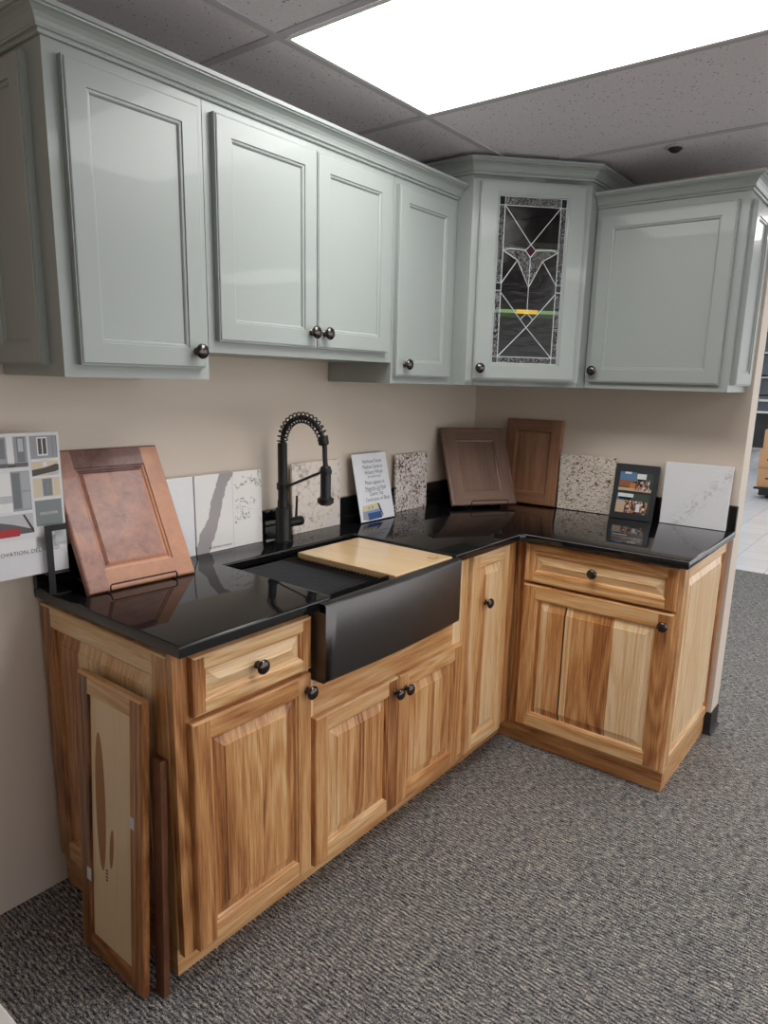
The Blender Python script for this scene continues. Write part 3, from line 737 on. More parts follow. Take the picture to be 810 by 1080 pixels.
# glass door: frame with opening
dz0, dz1, da0, da1 = 1.497, 2.214, .026, .436
t_ = .020; sw = .072
gd = MB(FC)
ga0, ga1, gz0, gz1 = .100, .362, 1.560, 2.166
def gring(m, A, e0, B, e1):
    P = lambda R, e: [(R[0], e, R[2]), (R[1], e, R[2]), (R[1], e, R[3]), (R[0], e, R[3])]
    a, b = P(A, e0), P(B, e1)
    for k in range(4): m.poly([a[k], a[(k+1) % 4], b[(k+1) % 4], b[k]])
R0 = (da0, da1, dz0, dz1); ex = lambda R, i: (R[0]+i, R[1]-i, R[2]+i, R[3]-i); GO = (ga0, ga1, gz0, gz1)
seq = [(ex(GO, 0), 0), (R0, 0), (R0, t_-.0035), (ex(R0, .0035), t_-.0035), (ex(R0, .0035), t_-.0012), (ex(R0, .006), t_), (ex(GO, -.010), t_), (ex(GO, -.009), t_-.003), (ex(GO, -.004), t_-.004), (GO, t_-.009), (GO, 0)]
for (A, e0), (B, e1) in zip(seq, seq[1:]): gring(gd, A, e0, B, e1)
gdo = gd.build('door', SG, cc, label='sage green door with leaded glass panel')
knob(FC, da0+.022, 1.538, t_-.0005, gdo)
# leaded glass, in unit coords taken across the opening (u 0..1, v 0 bottom..1 top)
def UV(u, v): return (ga0+(ga1-ga0)*u, gz0+(gz1-gz0)*v)
gdark = glass_mat('grey_glass', (.20, .20, .22, 1)); gtex = glass_mat('seedy_clear_glass', (.30, .31, .36, 1), texture=1)
ggreen = glass_mat('green_glass', (.22, .34, .20, 1)); gamber = glass_mat('amber_glass', (.95, .62, .06, 1)); gred = flat('ruby_glass', (.05, .006, .018, 1), .12); gblk = flat('black_glass', (.008, .008, .012, 1), .1)
gpink = glass_mat('pink_seedy_glass', (.34, .25, .24, 1), texture=1); gbrown = glass_mat('brown_glass', (.22, .17, .13, 1))
bw, bh = .085, .052
L_, R_, B_, T_ = bw, 1-bw, bh*.75, 1-bh
cx = .5
cells = [
 ('corner', [[(0,T_),(bw,T_),(bw,1),(0,1)], [(R_,T_),(1,T_),(1,1),(R_,1)], [(0,0),(bw,0),(bw,B_),(0,B_)], [(R_,0),(1,0),(1,B_),(R_,B_)], [(0,.445),(bw,.445),(bw,.49),(0,.49)], [(R_,.445),(1,.445),(1,.49),(R_,.49)]], gblk),
 ('border', [[(bw,T_),(R_,T_),(R_,1),(bw,1)], [(bw,0),(R_,0),(R_,B_),(bw,B_)], [(0,.49),(bw,.49),(bw,T_),(0,T_)], [(R_,.49),(1,.49),(1,T_),(R_,T_)], [(0,B_),(bw,B_),(bw,.445),(0,.445)], [(R_,B_),(1,B_),(1,.445),(R_,.445)]], gtex),
 ('field_top', [[(L_,T_),(.5,.725),(R_,T_)], [(L_,T_),(L_,.685),(.42,.69),(.5,.725)], [(R_,T_),(.5,.725),(.58,.69),(R_,.685)]], gdark),
 ('field_mid', [[(L_,.685),(.31,.63),(L_,.49)], [(R_,.685),(.69,.63),(R_,.49)]], gdark),
 ('field_brown', [[(.31,.63),(L_,.49),(L_,.435),(.5,.225),(.5,.47)], [(.69,.63),(.5,.47),(.5,.225),(R_,.435),(R_,.49)]], gbrown),
 ('petal', [[(L_,.685),(.42,.69),(.5,.65),(.5,.47),(.31,.63)], [(R_,.685),(.69,.63),(.5,.47),(.5,.65),(.58,.69)]], gpink),
 ('jewel', [[(.5,.725),(.42,.69),(.5,.65),(.58,.69)]], gred),
 ('field_green', [[(L_,.435),(.5,.225),(L_,B_)], [(R_,.435),(R_,B_),(.5,.225)]], ggreen),
 ('field_bottom', [[(L_,B_),(.5,.225),(R_,B_)]], gbrown)]
mats = []; mb = MB(FC)
for nm, polys, m_ in cells:
    mats.append(m_)
    for P in polys:
        q = [UV(*p) for p in P]
        mb.poly([(a, .0085, z) for a, z in q], mi=len(mats)-1)
# shelf edges seen through tinted glass, drawn as coloured strips over the panes
go = mb.build('leaded_glass', mats, gdo, merge=False, label='leaded stained glass pane with a tulip design')
mb = MB(FC)
vz = (1.741-gz0)/(gz1-gz0)
def strip(m, u0, u1, v, h, mi): 
    a, b_ = UV(u0, v), UV(u1, v); m.box(a[0], b_[0], .0088, .0094, a[1]-h/2, a[1]+h/2, mi=mi)
sg, sa, sc, se = flat('strip_green', srgb(120, 150, 92), .3), flat('strip_amber', srgb(226, 190, 40), .3), flat('strip_grey', srgb(120, 130, 128), .3), flat('strip_dim_green', srgb(92, 116, 92), .3)
SM = [sg, sa, sc, se]
strip(mb, 0, .085, .322, .013, 2); strip(mb, .085, .34, .322, .013, 0); strip(mb, .34, .66, .322, .015, 1); strip(mb, .66, .915, .322, .013, 0); strip(mb, .915, 1, .322, .013, 2)
mb.build('shelf_edge_strip', SM, gdo, label='green and amber strip across the leaded pane')
mb = MB(FC); strip(mb, .1, .42, .697, .008, 3); mb.build('shelf_edge_strip', SM, gdo, label='dull green strip left of the ruby jewel')
mb = MB(FC); strip(mb, .58, .9, .697, .008, 0); mb.build('shelf_edge_strip', SM, gdo, label='pale green strip right of the ruby jewel')
mb = MB(FC)
def came(pts, w=.0015):
    for p, q in zip(pts, pts[1:]):
        a_, b_ = UV(*p), UV(*q); mb.tube([(a_[0], .0098, a_[1]), (b_[0], .0098, b_[1])], w, 6)
for p in ([(bw,0),(bw,1)], [(R_,0),(R_,1)], [(0,T_),(1,T_)], [(0,B_),(1,B_)], [(0,.49),(bw,.49)], [(0,.445),(bw,.445)], [(R_,.49),(1,.49)], [(R_,.445),(1,.445)],
          [(L_,T_),(.5,.725),(.58,.69),(.5,.65),(.42,.69),(.5,.725),(R_,T_)], [(.42,.69),(.2,.698),(L_,.685),(.31,.63),(.5,.47),(.69,.63),(R_,.685),(.8,.698),(.58,.69)],
          [(.5,.65),(.5,.47),(.5,.315),(.44,.29),(.41,.275)], [(.5,.315),(.56,.29),(.59,.275)], [(.31,.63),(L_,.49)], [(.69,.63),(R_,.49)], [(L_,.435),(.5,.225),(R_,B_)], [(R_,.435),(.5,.225),(L_,B_)],
          [(0,0),(0,1)], [(1,0),(1,1)], [(0,0),(1,0)], [(0,1),(1,1)]): came(p)
mb.build('lead_came', M['lead'], gdo)
# right upper
cr = upper(FB, .697, 1.243, UB, UT, UD, 'wide single-door sage green wall cabinet on the right wall', (-.15, -.97, UB), .03, .035)
pdoor(cr, FB, .718, 1.212, 1.497, 2.126, UD, (.738, 1.541), .060)
FUR = Fr((0, -1.243, 0), (-1, 0, 0), (0, -1, 0))
pdoor(cr, FUR, .020, .272, 1.497, 2.128, 0, None, .055, 'end_panel')
# crown mouldings
CP = [(0, 0), (.0055, .0), (.0075, .0015), (.0085, .0045), (.0075, .0070), (.0080, .0085), (.014, .0095), (.0155, .0125), (.0145, .0150), (.0155, .0165), (.018, .0225), (.024, .0310), (.032, .0370), (.039, .0400), (.0395, .0430), (.045, .0440), (.046, .0530), (.0, .0530)]
def crown(path, z, label, loc):
    mb = MB(); mb.sweep(path, CP, z=z); o = mb.build('crown_molding', SG, loc=loc); tag(o, label, 'molding'); return o
crown([(-2.254, -.004), (-2.254, -UD), (-.6975, -UD)], UT-.001, 'long sage green crown molding along the left row of wall cabinets', (-1.5, -.3, UT))
crown([(-ca, -.004), (-ca, -cd), (-cd, -ca), (-.004, -ca)], CT-.004, 'raised angled crown molding on top of the corner cabinet', (-.5, -.5, CT))
crown([(-UD, -.6975), (-UD, -1.243), (-.004, -1.243)], UT-.001, 'sage green crown molding on the right wall cabinet', (-.3, -1, UT))

# ------------------------------------------------------------------ things on the counter
def lean_frame(bl, br, k, h):
    """frame of a leaning board: origin bottom-left, u to the right, n outwards, up along the lean"""
    bl, br = Vector(bl), Vector(br); u = (br-bl).normalized(); back = Vector((0, 0, 1)).cross(u).normalized()   # away from the viewer
    up = (back*k+Vector((0, 0, h))).normalized(); n = u.cross(up).normalized()
    if n.z < 0 and k > 0: n = -n
    return Fr(bl, u, n, up), (br-bl).length, math.hypot(k, h)
def slab(name, bl, br, k, h, th, mat, label, group=None):
    fr, w, ln = lean_frame(bl, br, k, h)
    mb = MB(fr); mb.box(0, w, -th, 0, 0, ln, ch=.0015)
    c = (Vector(bl)+Vector(br))/2
    ob = mb.build(name, mat, loc=tuple(c)); return tag(ob, label, 'stone sample', group), fr, w, ln
Z = .9145
G = 'stone samples propped along the backsplash'
slab('stone_sample', (-2.005, -.036, Z), (-1.732, -.036, Z), .003, .256, .010, M['st_white'], 'plain white stone sample partly hidden behind the copper-toned cabinet door', G)
ob, fr, w, ln = slab('stone_sample', (-1.728, -.037, Z), (-1.452, -.037, Z), .003, .256, .012, M['st_marble'], 'white marble sample with one wide grey band, left of the faucet', G)
def text_mesh(name, items, fr, d, mat, parent, base, **kw):
    """items: (string, a centre or left, z, size, align)"""
    vs, fs = [], []
    for s_, a, z, size, al in items:
        cu = bpy.data.curves.new('t', 'FONT'); cu.body = s_; cu.size = size; cu.align_x = al; cu.resolution_u = 2
        to = bpy.data.objects.new('t', cu); C.objects.link(to); dg = bpy.context.evaluated_depsgraph_get()
        me = bpy.data.meshes.new_from_object(to.evaluated_get(dg)); n = len(vs)
        for v in me.vertices: vs.append(tuple(fr(a+v.co.x*kw.get('sx', 1), d, z+v.co.y)-Vector(base)))
        for p in me.polygons: fs.append([n+i for i in p.vertices])
        bpy.data.objects.remove(to); bpy.data.curves.remove(cu); bpy.data.meshes.remove(me)
    me = bpy.data.meshes.new(name); me.from_pydata(vs, [], fs); me.materials.append(mat)
    o = bpy.data.objects.new(name, me); C.objects.link(o); o.parent = parent; return o
ink = flat('black_ink', (.02, .02, .02, 1), .6)
text_mesh('printed_mark', [('\u25CF COMFORT COMPANY', .047, .012, .0085, 'LEFT')], fr, .0006, ink, ob, ob.location)
slab('stone_sample', (-1.306, -.037, Z), (-1.048, -.037, Z), .003, .262, .010, M['st_beige'], 'beige speckled stone sample standing right behind the faucet', G)
slab('stone_sample', (-.690, -.037, Z), (-.458, -.037, Z), .003, .253, .010, M['st_dark'], 'white stone sample with dark maroon flecks, right of the printed sign', G)
slab('stone_sample', (-.046, -.500, Z), (-.040, -.762, Z), .003, .256, .010, M['st_brown'], 'cream and brown granite sample between the reddish-brown door and the photo frame', G)
slab('stone_sample', (-.048, -.978, Z), (-.044, -1.243, Z), .012, .262, .014, M['st_quartz'], 'large plain white sample with faint grey veins at the right end of the counter', G)

def easel(bl, br, k, h, label, u0, u1, lift=.008, loc=None):
    fr, w, ln = lean_frame(bl, br, k, h)
    t = thing('wire_easel', label, 'easel', tuple((Vector(bl)+Vector(br))/2))
    F = Fr(bl, fr.u, Vector((0, 0, 1)).cross(fr.u)*-1)    # a along, d toward viewer, z up from board bottom
    r = .0022
    z0 = Z+r-Vector(bl).z+.0008
    lip = .021
    mb = MB(F)
    # front lip loop standing up before the board
    mb.tube([(u0, -.004, z0), (u0, .018, z0), (u0, .020, z0+.004), (u0, .019, lip-.004), (u0+.004, .019, lip), (u1-.004, .019, lip), (u1, .019, lip-.004), (u1, .020, z0+.004), (u1, .018, z0), (u1, -.004, z0)], r, 8)
    mb.build('front_lip', M['black_wire'], t, smooth=True)
    for u in (u0, u1):
        mb = MB(F); off = -.030
        mb.tube([(u, -.004, z0), (u, -k-.09, z0)], r, 8)
        mb.tube([(u, -.022, z0), (u, -.022-k*.66, z0+h*.6)], r, 8)
        mb.tube([(u, -.022-k*.62, z0+h*.56), (u, -k-.088, z0)], r, 8)
        mb.build('side_wire', M['black_wire'], t, smooth=True)
    mb = MB(F); mb.tube([(u0, -.022-k*.66, z0+h*.6), (u1, -.022-k*.66, z0+h*.6)], r, 8); mb.build('cross_wire', M['black_wire'], t, smooth=True)
    mb = MB(F); mb.tube([(u0, -k-.09, z0), (u1, -k-.09, z0)], r, 8); mb.build('cross_wire', M['black_wire'], t, smooth=True)
    return t
def sample_door(name, bl, br, k, h, label, mat, tones, kind='raised', sw=.055, staves=None, th=.019):
    fr, w, ln = lean_frame(bl, br, k, h)
    mb = MB(fr); door_mesh(mb, 0, w, 0, ln, -th, th, sw, kind=kind, tones=tones, staves=staves)
    c = (Vector(bl)+Vector(br))/2
    o = mb.build(name, mat, loc=tuple(c)); tag(o, label, 'sample door'); return o, fr, w, ln
zb = Z+.0055
b1 = ((-2.174, -.190, zb), (-1.860, -.208, zb), .187, .357)
sample_door('sample_door', *b1, 'copper-toned mottled cabinet door leaning on a wire easel at the left', M['copper'], (.50, .34, .74, .38, .52), 'glazed', .066)
easel(*b1, 'thin black wire easel under the copper-toned door', .048, .242)
B2 = ((-.446, -.177, .934), (-.173, -.356, .934), .176, .340)
sample_door('sample_door', *B2, 'grey-brown stained cabinet door on a wire easel in the counter corner', M['grey_brown_wood'], (.42, .55, .6, .3, .5), 'shaker', .075)
easel(*B2, 'thin black wire easel under the grey-brown door', .085, .27)
sample_door('sample_door', (-.060, -.205, Z+.001), (-.050, -.490, Z+.001), .030, .402, 'reddish-brown flat-panel cabinet door leaning on the right wall, behind the grey-brown one', M['brown_wood'], (.5, .36, .55, .4, .4), 'shaker', .062, staves=[(0, .11, .55), (.11, .16, .35), (.16, .22, .3), (.22, .4, .5)])

# printed sign in clear holder
bl, br = (-.985, -.092, Z+.002), (-.765, -.096, Z+.002)
fr, w, ln = lean_frame(bl, br, .062, .274)
sg_ = thing('sign_holder', 'clear L-shaped sign holder with a printed white sheet on the counter', 'sign', tuple((Vector(bl)+Vector(br))/2))
def clear_mat():
    m, nt, b, o = new_mat('clear_acrylic'); b.inputs['Base Color'].default_value = (.97, .99, .98, 1); b.inputs['Roughness'].default_value = .03
    b.inputs['Transmission Weight'].default_value = 1; b.inputs['IOR'].default_value = 1.45; return m
M['acrylic'] = clear_mat()
mb = MB(fr); mb.box(0, w, -.0035, -.0015, 0, ln, ch=.0005); mb.build('acrylic_back', M['acrylic'], sg_)
mb = MB(); mb.box(-.985, -.765, -.094, -.022, Z, Z+.002, ch=.0005)
mb.build('acrylic_foot', M['acrylic'], sg_)
mb = MB(fr); mb.box(.004, w-.004, -.0012, 0, .003, ln-.004); sh = mb.build('printed_sheet', flat('white_paper', srgb(232, 234, 240), .35), sg_)
base = sum([sh.location, sg_.location], Vector())
T = [('Heirloom Forest', .55, .845, .0225), ('Madison Series in', .55, .765, .0225), ('Hickory Wheat', .56, .685, .0225), ('(all wood door style)', .56, .633, .0125), ('Photo appears in', .55, .535, .0225),
     ('Magnolia Lily Peak', .55, .45, .0225), ('Quartz Top', .55, .37, .0225), ('Centerpiece w/ Black', .57, .29, .0225)]
text_mesh('printed_text', [(s_, u*w, v*ln, sz, 'CENTER') for s_, u, v, sz in T], fr, .0004, flat('grey_ink', (.07, .07, .08, 1), .6), sh, base, sx=.78)
mb = MB(fr); mb.box(.22*w, .78*w, .0002, .0005, .443*ln-.002, .443*ln-.001)
cols = [flat('pic_cream', srgb(222, 206, 170)), flat('pic_blue', srgb(52, 84, 140)), flat('pic_dark', srgb(60, 58, 66)), flat('pic_grey', srgb(160, 160, 168)), flat('pic_sky', srgb(120, 160, 205))]
def P2(pts, mi): mb.poly([(u*w, .0006, v*ln) for u, v in pts], mi=mi)
mb2 = mb; mb = MB(fr); mb.box(.22*w, .78*w, .0002, .0005, .443*ln-.002, .443*ln-.001, mi=2)
P2([(.12, .155), (.56, .165), (.53, .255), (.10, .235)], 0)
P2([(.24, .02), (.62, .03), (.60, .125), (.22, .125)], 1); P2([(.08, .04), (.24, .02), (.22, .125), (.12, .155), (.10, .2)], 3); P2([(.22, .125), (.60, .125), (.56, .165), (.12, .155)], 4); P2([(.56, .165), (.60, .125), (.64, .05), (.66, .06), (.58, .24), (.53, .255)], 2)
P2([(.26, .18), (.29, .18), (.29, .22), (.26, .21)], 2); P2([(.36, .18), (.39, .18), (.39, .225), (.36, .22)], 2)
mb.build('small_picture', cols, sh)

# photo frame with two photographs
bl, br = (-.085, -.768, Z), (-.079, -.955, Z)
fr, w, ln = lean_frame(bl, br, .052, .236)
pf = thing('photo_frame', 'black photo frame with two snapshots between two stone samples', 'photo frame', tuple((Vector(bl)+Vector(br))/2))
fo = [(.12, .88, .515, .855), (.12, .88, .115, .47)]
mb = MB(fr); mb.box(0, w, -.010, 0, 0, ln, ch=.0012); mb.build('frame', flat('charcoal_frame', srgb(44, 46, 52), .35), pf)
def photo_mat(seed):
    m, nt, b, o = new_mat('crowd_snapshot'); tc = nt.nodes.new('ShaderNodeTexCoord')
    v = nd(nt, 'ShaderNodeTexVoronoi', i_Scale=150.0); mp = mapped(nt, tc.outputs['Object'], (1, 1, .7), (seed, 0, 0)); nt.links.new(mp, v.inputs['Vector'])
    s = nd(nt, 'ShaderNodeSeparateColor'); nt.links.new(v.outputs['Color'], s.inputs[0])
    nt.links.new(ramp(nt, s.outputs[0], [(0, srgb(60, 44, 40)), (.2, srgb(196, 150, 118)), (.38, srgb(226, 220, 214)), (.55, srgb(92, 78, 84)), (.7, srgb(188, 120, 84)), (.85, srgb(56, 66, 84))], 'CONSTANT'), b.inputs['Base Color'])
    b.inputs['Roughness'].default_value = .2; return m
pm = [photo_mat(1.3), flat('pic_skyblue', srgb(96, 134, 172), .2), flat('pic_brick', srgb(160, 104, 76), .2), flat('pic_orange', srgb(214, 130, 70), .2), flat('pic_white', srgb(236, 238, 242), .2), flat('pic_green', srgb(70, 84, 72), .2), flat('pic_sand', srgb(206, 184, 150), .2), flat('pic_dark2', srgb(30, 30, 32), .2)]
for i, (u0, u1, v0, v1) in enumerate(fo):
    mb = MB(fr)
    def q(x0, x1, y0, y1, mi, l=0): 
        X = lambda x: (u0+(u1-u0)*x)*w; Y = lambda y: (v0+(v1-v0)*y)*ln
        mb.poly([(X(x0), .0004+l*.00015, Y(y0)), (X(x1), .0004+l*.00015, Y(y0)), (X(x1), .0004+l*.00015, Y(y1)), (X(x0), .0004+l*.00015, Y(y1))], mi=mi)
    if i == 0:
        q(0, 1, 0, 1, 5); q(0, .5, .52, 1, 1, 1); q(0, .42, .22, .56, 2, 2); q(.34, .56, .15, .42, 3, 3); q(0, 1, 0, .16, 6, 1); q(.5, .93, .06, .62, 0, 3); q(.52, .80, .66, .94, 4, 4); q(.54, .78, .58, .66, 7, 4); q(.14, .34, .9, 1, 4, 4)
    else:
        q(0, 1, 0, 1, 5); q(0, .22, .62, 1, 1, 1); q(.03, .5, .80, .98, 4, 3); q(.06, .44, .68, .80, 7, 3); q(0, .32, 0, .62, 6, 2); q(.27, .95, 0, .64, 0, 3); q(.62, .74, .1, .5, 4, 4)
    mb.build('photograph', pm, pf, merge=False)
mb = MB(fr); mb.box(w*.4, w*.6, -.012, -.010, .03, ln*.62); mb.build('back_strut', M['black_plastic'], pf)

# black stand with brochure at the far left
bs = thing('brochure_stand', 'inverted-L flat black metal stand holding the kitchen brochure at the far left', 'stand', (-2.19, -.06, Z))
mb = MB()
mb.box(-2.227, -2.180, -.117, -.028, Z, Z+.004, ch=.001)
mb.box(-2.239, -2.222, -.117, -.114, Z+.006, 1.101, ch=.0008); mb.box(-2.239, -2.222, -.117, -.085, Z+.004, Z+.008, ch=.0008); mb.box(-2.222, -2.181, -.117, -.114, 1.085, 1.101, ch=.0008)
mb.box(-2.239, -2.181, -.114, -.088, .970, .974, ch=.0008)
mb.build('stand_bars', M['black_metal'], bs)
FBc = Fr((0, -.102, .976), (1, 0, 0), (0, -1, 0), (0, .01, 1))
br_ = thing('brochure', 'tall white kitchen brochure with grey cabinet pictures, cut by the left edge', 'brochure', (-2.33, -.1, .978))
W0, W1, BH = -2.53, -2.178, .358
mb = MB(FBc); mb.box(W0, W1, -.004, 0, 0, BH); sheet = mb.build('cover', flat('brochure_white', srgb(222, 222, 226), .3), br_)
bc = {k: flat('bro_'+k, srgb(*v), .3) for k, v in dict(grey=(150, 153, 158), dgrey=(112, 116, 120), cream=(216, 200, 172), slate=(126, 133, 134), white=(230, 230, 230), dark=(58, 48, 46), red=(176, 34, 42), pale=(190, 192, 196), floor=(92, 88, 88), mid=(172, 174, 178), pink=(214, 196, 190)).items()}
keys = list(bc); mb = MB(FBc); lay = [0]
def R(px0, px1, py0, py1, c, l=1):
    # px in cm right edge based: x from right edge to the left; y from top
    a0, a1 = W1-px1, W1-px0; z0, z1 = BH-py1, BH-py0
    e = .0003*l; mb.poly([(a0, e, z0), (a1, e, z0), (a1, e, z1), (a0, e, z1)], mi=keys.index(c))
def Q(pts, c, l=1): mb.poly([(W1-x, .0003*l, BH-y) for x, y in pts], mi=keys.index(c))
# right column: kitchen photo, sample strip, slate block
R(.006, .073, .008, .065, 'grey'); R(.030, .056, .012, .058, 'white', 2); R(.033, .0415, .015, .054, 'dark', 3); R(.0445, .053, .015, .054, 'dark', 3); R(.0165, .018, .008, .06, 'dgrey', 2); R(.006, .008, .01, .06, 'dgrey', 2)
R(.006, .073, .065, .108, 'cream'); R(.006, .073, .065, .072, 'white', 2); R(.035, .045, .068, .085, 'white', 2)
Q([(.073, .092), (.040, .088), (.012, .080), (.006, .082), (.006, .098), (.073, .108)], 'dark', 3); Q([(.040, .108), (.006, .096), (.006, .108)], 'pale', 4)
R(.006, .073, .114, .162, 'cream'); R(.026, .050, .116, .160, 'slate', 2); R(.031, .045, .124, .156, 'dgrey', 3); R(.033, .043, .126, .154, 'slate', 4); R(.0515, .0525, .118, .158, 'white', 3); R(.022, .023, .118, .158, 'white', 3)
R(.006, .073, .170, .235, 'slate'); R(.0, .078, .245, .29, 'white'); R(.0, .030, .246, .285, 'pale', 2)
# left columns
R(.080, .20, .008, .082, 'grey'); R(.086, .104, .010, .070, 'dgrey', 2); R(.089, .101, .013, .045, 'pale', 3); R(.112, .128, .008, .08, 'white', 2); R(.132, .18, .012, .06, 'dgrey', 2); R(.08, .20, .072, .082, 'floor', 2)
R(.080, .125, .092, .190, 'grey'); R(.082, .1015, .094, .140, 'mid', 2); R(.082, .1015, .144, .186, 'mid', 2); R(.104, .123, .096, .184, 'dgrey', 2); R(.125, .20, .096, .19, 'white'); R(.125, .20, .150, .168, 'pale', 2)
R(.080, .22, .198, .248, 'floor'); Q([(.080, .198), (.22, .198), (.13, .222), (.080, .240)], 'pale', 2); R(.115, .20, .232, .252, 'red', 4); Q([(.080, .240), (.10, .2), (.105, .2), (.083, .248)], 'dark', 3)
R(.080, .34, .0, .006, 'white'); R(.0, .34, .262, .30, 'white', 1); R(.205, .34, .01, .25, 'grey', 1)
mb.build('cover_pictures', list(bc.values()), sheet, merge=False)
base = sum([sheet.location, br_.location], Vector())
text_mesh('cover_text', [('INNOVATION, DELIVERED.', W1-.018, BH-.300, .0145, 'RIGHT')], FBc, .001, flat('grey_print', srgb(96, 96, 104)), sheet, base)
text_mesh('cover_text', [('DISCOVER', W1-.040, BH-.207, .0095, 'CENTER')], FBc, .0012, flat('white_print', srgb(232, 232, 232)), sheet, base)

# ------------------------------------------------------------------ pieces leaning at the left end of the counter
def lean_side(bx, y0, y1, k, h, th):  # leaning toward +x against the end panel; a runs along -y
    return lean_frame((bx, y0, .001), (bx, y1, .001), k, h)
fr, w, ln = lean_frame((-2.300, -.264, .001), (-2.300, -.545, .001), .040, .762)
# u runs along -y, back = +x ; outward = -x
ld = thing('cabinet_door', 'unmounted hickory door leaning backwards on the left cabinet end, pale panel', 'cabinet door', (-2.29, -.4, 0))
mb = MB(fr); door_mesh(mb, 0, w, 0, ln, -.019, .019, .058, kind='back', tones=(.78, .62, .35, .7, .12),
    staves=[(0, .4, -.12)])
mb.build('door_frame', HK, ld)
lab = flat('label_white', srgb(225, 225, 228), .5)
mb = MB(fr)
gr = flat('brown_grain', srgb(176, 126, 76), .5)
pz = -.0058
def blob(cx_, cz_, hw, hh, mi, lean=.0, n=20):
    mb.poly([(cx_+hw*math.cos(2*PI*i/n)+lean*math.sin(2*PI*i/n), pz, cz_+hh*math.sin(2*PI*i/n)) for i in range(n)], mi=mi)
blob(.092, .44, .022, .185, 0, -.006, 36); blob(.140, .333, .009, .055, 0, .004, 24)
mb.build('grain_figure', [gr], ld, merge=False, label='brown heartwood figure in the pale panel')
mb = MB(fr); mb.box(w-.052, w-.033, 0, .0006, .435, .465); mb.build('sticker', lab, ld); 
mb = MB(fr); mb.box(.032, .052, 0, .0006, .205, .240); mb.build('sticker', lab, ld)
mb = MB(fr)
for i in range(4): mb.box(.113, .121, pz+.0001, pz+.0004, .235+i*.009, .239+i*.009)
mb.build('ink_stamp', flat('stamp_ink', srgb(70, 50, 60), .6), ld, merge=False)
fr, w, ln = lean_frame((-2.266, -.548, .001), (-2.266, -.583, .001), .022, .622)
mb = MB(fr); mb.box(0, w, -.016, 0, 0, ln, .55, ch=.001); o = mb.build('wood_strip', M['walnut'], loc=(-2.266, -.565, 0)); tag(o, 'narrow dark walnut strip standing beside the leaning hickory door', 'wood strip')
# bits of fluff on the carpet
for i, (x, y, a) in enumerate(((-2.36, -.30, .6), (-2.40, -.12, 1.0))):
    mb = MB(); mb.tube([(x, y, .002), (x+.011*math.cos(a), y+.011*math.sin(a), .003), (x+.022*math.cos(a+.3), y+.022*math.sin(a+.3), .002)], .0008, 5)
    o = mb.build('lint', M['white_edge'], loc=(x, y, 0)); tag(o, ('white thread lying on the carpet by the leaning door', 'tiny white fleck on the dark carpet by the left wall')[i], 'lint')

# white-topped display table beside the photographer
dt = thing('display_table', 'white display tabletop, only its corner showing at the bottom left', 'table', (-3.3, -1.15, 0))
mb = MB(); mb.box(-3.95, -2.842, -1.62, -1.0, .875, .90, ch=.002); mb.build('tabletop', M['white_edge'], dt)
mb = MB(); mb.box(-3.93, -2.90, -1.60, -1.02, 0, .8745); mb.build('table_body', M['dark_panel'], dt)

# ------------------------------------------------------------------ the store seen past the end wall
# black shelving rack with uprights, arms and white goods
rk = thing('store_rack', 'tall black steel rack in the store beyond the end wall', 'rack', (11.9, .75, 0))
for yy in (.98, -.6):
    mb = MB(); mb.box(11.85, 11.95, yy-.05, yy+.05, .0, 3.0); mb.build('upright', M['black_metal'], rk)
mb = MB(); mb.box(11.8, 11.84, -1.5, 1.02, .38, 1.04); mb.build('base_panel', M['dark_panel'], rk)
for z in (1.36, 1.72, 2.1, 2.5):
    mb = MB(); mb.box(11.5, 11.95, .93, .99, z, z+.05); mb.box(11.55, 11.9, -1.5, .93, z, z+.03); mb.build('shelf_arm', M['black_metal'], rk)
mb = MB(); mb.box(11.6, 11.85, -1.5, 1.06, 1.045, 1.075); mb.build('white_shelf', M['white_edge'], rk)
mb = MB(); mb.tube([(11.85, .95, 1.62), (11.85, 1.1, 1.38)], .02, 6); mb.build('brace', M['black_metal'], rk)
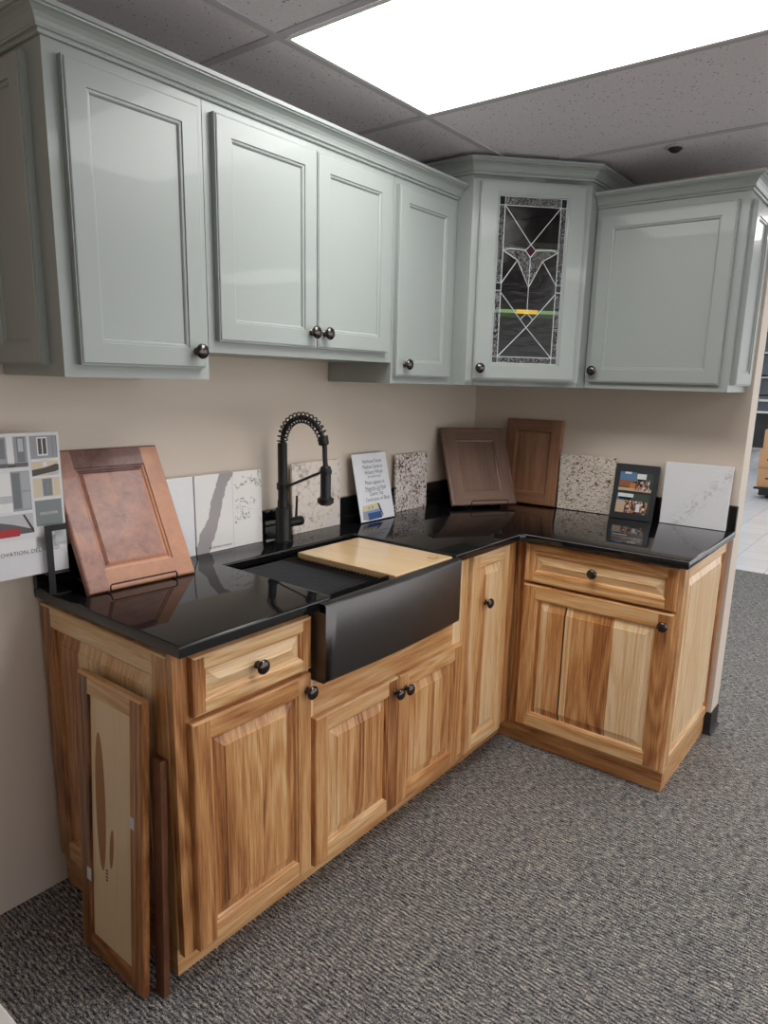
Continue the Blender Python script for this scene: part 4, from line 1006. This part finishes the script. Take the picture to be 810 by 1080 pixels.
# cart with cardboard boxes
ct_ = thing('platform_cart', 'low black platform cart under the cardboard boxes in the store', 'cart', (7.9, -.35, 0))
mb = MB(); mb.box(7.58, 8.3, -.75, -.03, .045, .15, ch=.01); mb.box(7.54, 7.62, -.8, .03, .13, .155); mb.build('deck', M['black_plastic'], ct_)
for x in (7.68, 8.2):
    for y in (-.65, -.13):
        mb = MB(); mb.lathe((x, y-.02, .024), (0, 1, 0), [(.024, 0), (.024, .03)], 12); mb.build('wheel', M['black_plastic'], ct_)
card = flat('cardboard', srgb(196, 150, 108), .7); z = .156
for i, (h, dy, lb) in enumerate(((.262, 0, 'bottom cardboard box on the cart in the store'), (.262, .01, 'middle cardboard box of the stack on the cart'), (.27, -.02, 'upper cardboard box of the stack on the cart'), (.2, -.05, 'topmost cardboard box of the stack on the cart'))):
    b = thing('cardboard_box', lb, 'box', (7.9, -.35, z), 'cardboard boxes on the cart')
    mb = MB(); mb.box(7.62, 8.2, -.58+dy, .01+dy, z, z+h-.003, ch=.004); mb.build('carton', card, b)
    mb = MB(); mb.box(7.617, 7.62, -.36+dy, -.30+dy, z+.01, z+h-.01); mb.build('tape', flat('tape_tan', srgb(170, 126, 84), .4), b)
    mb = MB(); mb.box(7.6175, 7.6195, -.20+dy, -.09+dy, z+.11, z+.13); mb.build('print_mark', ink, b)
    z += h
# pale metal shelving with stock further away
sh_ = thing('store_shelving', 'pale metal store shelving far behind the cart', 'shelving', (16, 0, 0))
for yy in (-1.5, .2, 1.9):
    mb = MB(); mb.box(15.95, 16.0, yy-.04, yy+.04, 0, 3.0); mb.build('upright', M['tbar'], sh_)
for z in (.15, 1.2, 1.75, 2.3, 2.8):
    mb = MB(); mb.box(15.6, 16.2, -2.4, 1.9, z, z+.05); mb.build('shelf', M['white_edge'], sh_)
mb = MB(); mb.box(16.2, 16.25, -2.4, 1.9, .2, 3.0); mb.build('back_panel', flat('blue_grey_panel', srgb(120, 128, 140)), sh_)

# ------------------------------------------------------------------ world, camera, look
w_ = bpy.data.worlds.new('World'); bpy.context.scene.world = w_; w_.use_nodes = True
w_.node_tree.nodes['Background'].inputs[0].default_value = (1, 1, 1, 1); w_.node_tree.nodes['Background'].inputs[1].default_value = 1.25

cam = bpy.data.cameras.new('Camera'); co = bpy.data.objects.new('Camera', cam); C.objects.link(co)
yaw, pitch, roll, f = math.radians(37.16667), math.radians(-12.1795), math.radians(1.55702), 730.394
F = Vector((math.cos(pitch)*math.cos(yaw), math.cos(pitch)*math.sin(yaw), math.sin(pitch)))
Rr = Vector((math.sin(yaw), -math.cos(yaw), 0)); U = Rr.cross(F)
R2 = math.cos(roll)*Rr+math.sin(roll)*U; U2 = -math.sin(roll)*Rr+math.cos(roll)*U
mt = Matrix((R2, U2, -F)).transposed().to_4x4(); mt.translation = Vector((-3.054, -1.86222, 1.48624)); co.matrix_world = mt
cam.sensor_fit = 'VERTICAL'; cam.sensor_height = 36; cam.sensor_width = 27; cam.lens = f/1080*36
cam.shift_x = -(422.854-405)/1080; cam.shift_y = (557.882-540)/1080; cam.clip_start = .02; cam.clip_end = 60
sc = bpy.context.scene; sc.camera = co
sc.view_settings.view_transform = 'Standard'; sc.view_settings.look = 'None'; sc.view_settings.gamma = 1; sc.view_settings.use_curve_mapping = False
sc.view_settings.exposure = 0.5
